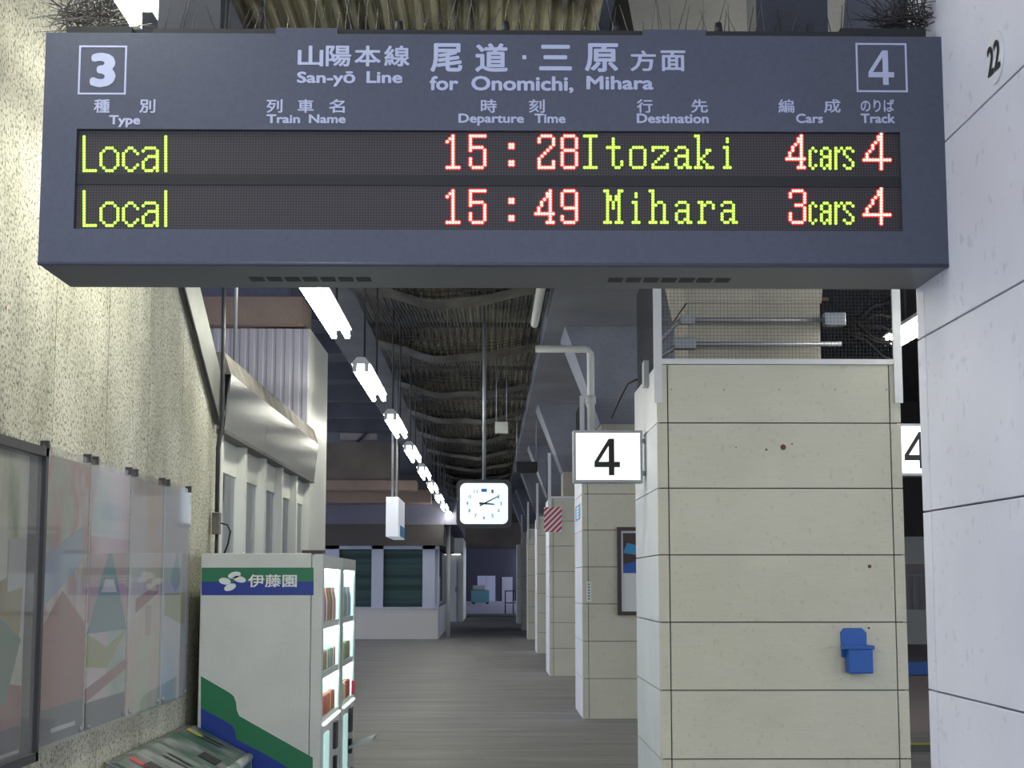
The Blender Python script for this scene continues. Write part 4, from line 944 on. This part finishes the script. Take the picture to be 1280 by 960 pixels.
g['M'] = G((0, [0, 1, 5, 6]), (1, [1, 5]), ((2, 3), [1, 2, 4, 5]), ((4, 6), [1, 3, 5]), ((7, 10), [1, 5]), (11, [0, 1, 2, 4, 5, 6]))
g['h'] = G((0, [0, 1]), ((1, 10), [1]), (4, [3, 4]), (5, [2, 5]), ((6, 10), [5]), (11, [0, 1, 2, 4, 5, 6]))
g['r'] = G((4, [0, 1, 3, 4]), (5, [1, 2, 5]), (6, [5]), ((5, 10), [1]), (11, [0, 1, 2]))
g['cars'] = G((4, [1]), (5, [0, 2]), ((6, 9), [0]), (10, [0, 2]), (11, [1]),
              (4, [5, 6]), ((5, 6), [4, 7]), (7, [5, 6, 7]), ((8, 9), [4, 7]), (10, [4, 6, 7]), (11, [5, 7]),
              (4, [9, 11]), (5, [9, 10]), ((6, 11), [9]), (4, [13, 14]), (5, [12, 15]), (6, [12]), (7, [13]), (8, [14]), (9, [15]), (10, [12, 15]), (11, [13, 14]))
g['big4'] = G((0, [6]), ((1, 2), [5, 6]), (3, [4, 6]), ((4, 5), [3, 6]), (6, [2, 6]), ((7, 8), [1, 6]), (9, range(10)), ((10, 12), [6]))
g['Local'] = G(((0, 12), [0]), (12, range(5)), (4, [8, 9, 10]), (5, [7, 11]), ((6, 10), [6, 12]), (11, [7, 11]), (12, [8, 9, 10]),
               (4, [16, 17]), (5, [15, 18]), (6, [14, 19]), ((7, 9), [14]), (10, [14, 19]), (11, [15, 18]), (12, [16, 17]),
               (4, range(22, 26)), (5, [21, 26]), (6, [26]), (7, range(23, 27)), (8, [22, 26]), ((9, 10), [21, 26]), (11, [21, 25, 26]), (12, [22, 23, 24, 26]), ((0, 12), [29]))
YD = YB + 0.010
PXM = YB * math.cos(PITCH) / F * 1.015
def led(word, glyphs, y_top, color, pitch=3.575, prow=3.58):
    o_, h_ = MB(), MB()
    for ch, x0_ in glyphs:
        for (r_, c_) in g[ch]:
            p = at(x0_ + c_ * pitch, y_top + r_ * prow, YD)
            o_.disc((p.x, YD, p.z), 0.0037, (0, -1, 0), 8); h_.disc((p.x, YD + 0.0008, p.z), 0.0066 if color == 'red' else 0.0048, (0, -1, 0), 8)
    a_ = build('led_text', o_, 'led_' + color, LP); a_['label'] = '%s LED text reading %s' % (color, word); a_['kind'] = 'stuff'
    b_2 = build('led_glow', h_, 'led_%s_halo' % color, LP); b_2['kind'] = 'stuff'
for row, dy in ((0, 0), (1, 68.6)):
    led('Local', [('Local', 105.1)], 171.0 + dy, 'green', 3.52, 3.52)
    yt = 170.0 + dy
    if row == 0:
        led('15:28', [('1', 559.1), ('5', 588.1), (':', 637.5), ('2', 674), ('8', 702.7)], yt, 'red')
        led('Itozaki', [('I', 730.8), ('t', 759.4), ('o', 788.4), ('z', 816.3), ('a', 845), ('k', 869.4), ('i', 905.6)], yt, 'green')
        led('4', [('4', 983.8)], yt, 'red')
    else:
        led('15:49', [('1', 559.1), ('5', 588.1), (':', 637.5), ('4', 669.9), ('9', 702.7)], yt, 'red')
        led('Mihara', [('M', 755.9), ('i', 791.5), ('h', 812.6), ('a', 845.6), ('r', 873.8), ('a', 902.6)], yt, 'green')
        led('3', [('3', 988)], yt, 'red')
    led('cars', [('cars', 1012.6)], yt + 1.0, 'green')
    led('4', [('big4', 1080.3)], yt - 2.5, 'red', 3.55, 3.6)
# hanging posts
for (x0_, x1_) in ((199, 277), (944, 1033)):
    xa_ = at(x0_, 40, 3.85).x; xb_ = at(x1_, 40, 3.85).x
    build('hanging_post', bx(xa_, xb_, 3.83, 3.97, bz1 - 0.002, 6.6), 'post_dark', t)
build('top_rail', bx(bx0 + 0.25, bx1 - 0.18, 3.78, 3.84, bz1 - 0.001, bz1 + 0.022), 'black', t)
for (x0_, x1_) in ((345, 422), (803, 882)):
    build('joint_plate', bx(at(x0_, 40, 3.77).x, at(x1_, 40, 3.77).x, 3.765, 3.775, bz1 - 0.002, bz1 + 0.020), 'sign_blue', t)
for px in (499, 632, 770, 898):
    p = at(px, 40, 3.80); build('bolt', MB().tube([(p.x, 3.8, bz1 + 0.02), (p.x, 3.8, bz1 + 0.05)], [0.012, 0.008], 8), 'black', t)
# bird spikes
def spikes(name, label, fn, n):
    t_ = thing(name, label, 'bird spikes', fn(0)[0]); mb = MB()
    for i in range(n):
        a_, b_ = fn(i); mb.tube([a_, b_], [0.0016, 0.0007], 4, False)
    build('spikes', mb, 'spike', t_)['kind'] = 'stuff'; return t_
rnd = random.Random(3)
def row_fn(i):
    x = bx0 + 0.28 + (bx1 - bx0 - 0.48) * (i / 90.0) + rnd.uniform(-0.008, 0.008); y = 3.80 + rnd.uniform(0, 0.03)
    a_ = Vector((x, y, bz1 + 0.02)); return a_, a_ + Vector((rnd.uniform(-0.03, 0.03), rnd.uniform(-0.05, 0.05), rnd.uniform(0.05, 0.12)))
s_ = spikes('bird_spike_strip', 'sparse upright bird spikes along the top of the departure board', row_fn, 91)
def ball(cx_, cz_, ax, ln):
    def fn(i):
        a_ = Vector((cx_ + rnd.uniform(-0.05, 0.09) * ax, 3.80 + rnd.uniform(-0.01, 0.12), cz_ + rnd.uniform(-0.01, 0.035)))
        th = rnd.uniform(-35, 215); ph = rnd.uniform(-50, 50)
        d = Vector((math.cos(R(th)) * math.cos(R(ph)), math.sin(R(ph)), math.sin(R(th)) * math.cos(R(ph))))
        return a_, a_ + d * rnd.uniform(0.7, 1.0) * ln
    return fn
pL = at(95, 20, 3.80); sL = spikes('bird_spike_bundle', 'dark bristly bird spike bundle on the left end of the departure board', ball(pL.x, bz1 + 0.055, 1, 0.105), 190)
build('base', bx(pL.x - 0.02, pL.x + 0.14, 3.79, 3.86, bz1, bz1 + 0.03), 'black', sL)
pR = at(1150, 20, 3.80); sR = spikes('bird_spike_bundle', 'dark bristly bird spike bundle on the right end of the departure board', ball(pR.x, bz1 + 0.065, -1, 0.095), 190)
build('base', bx(pR.x - 0.2, pR.x + 0.01, 3.79, 3.86, bz1, bz1 + 0.035), 'black', sR)
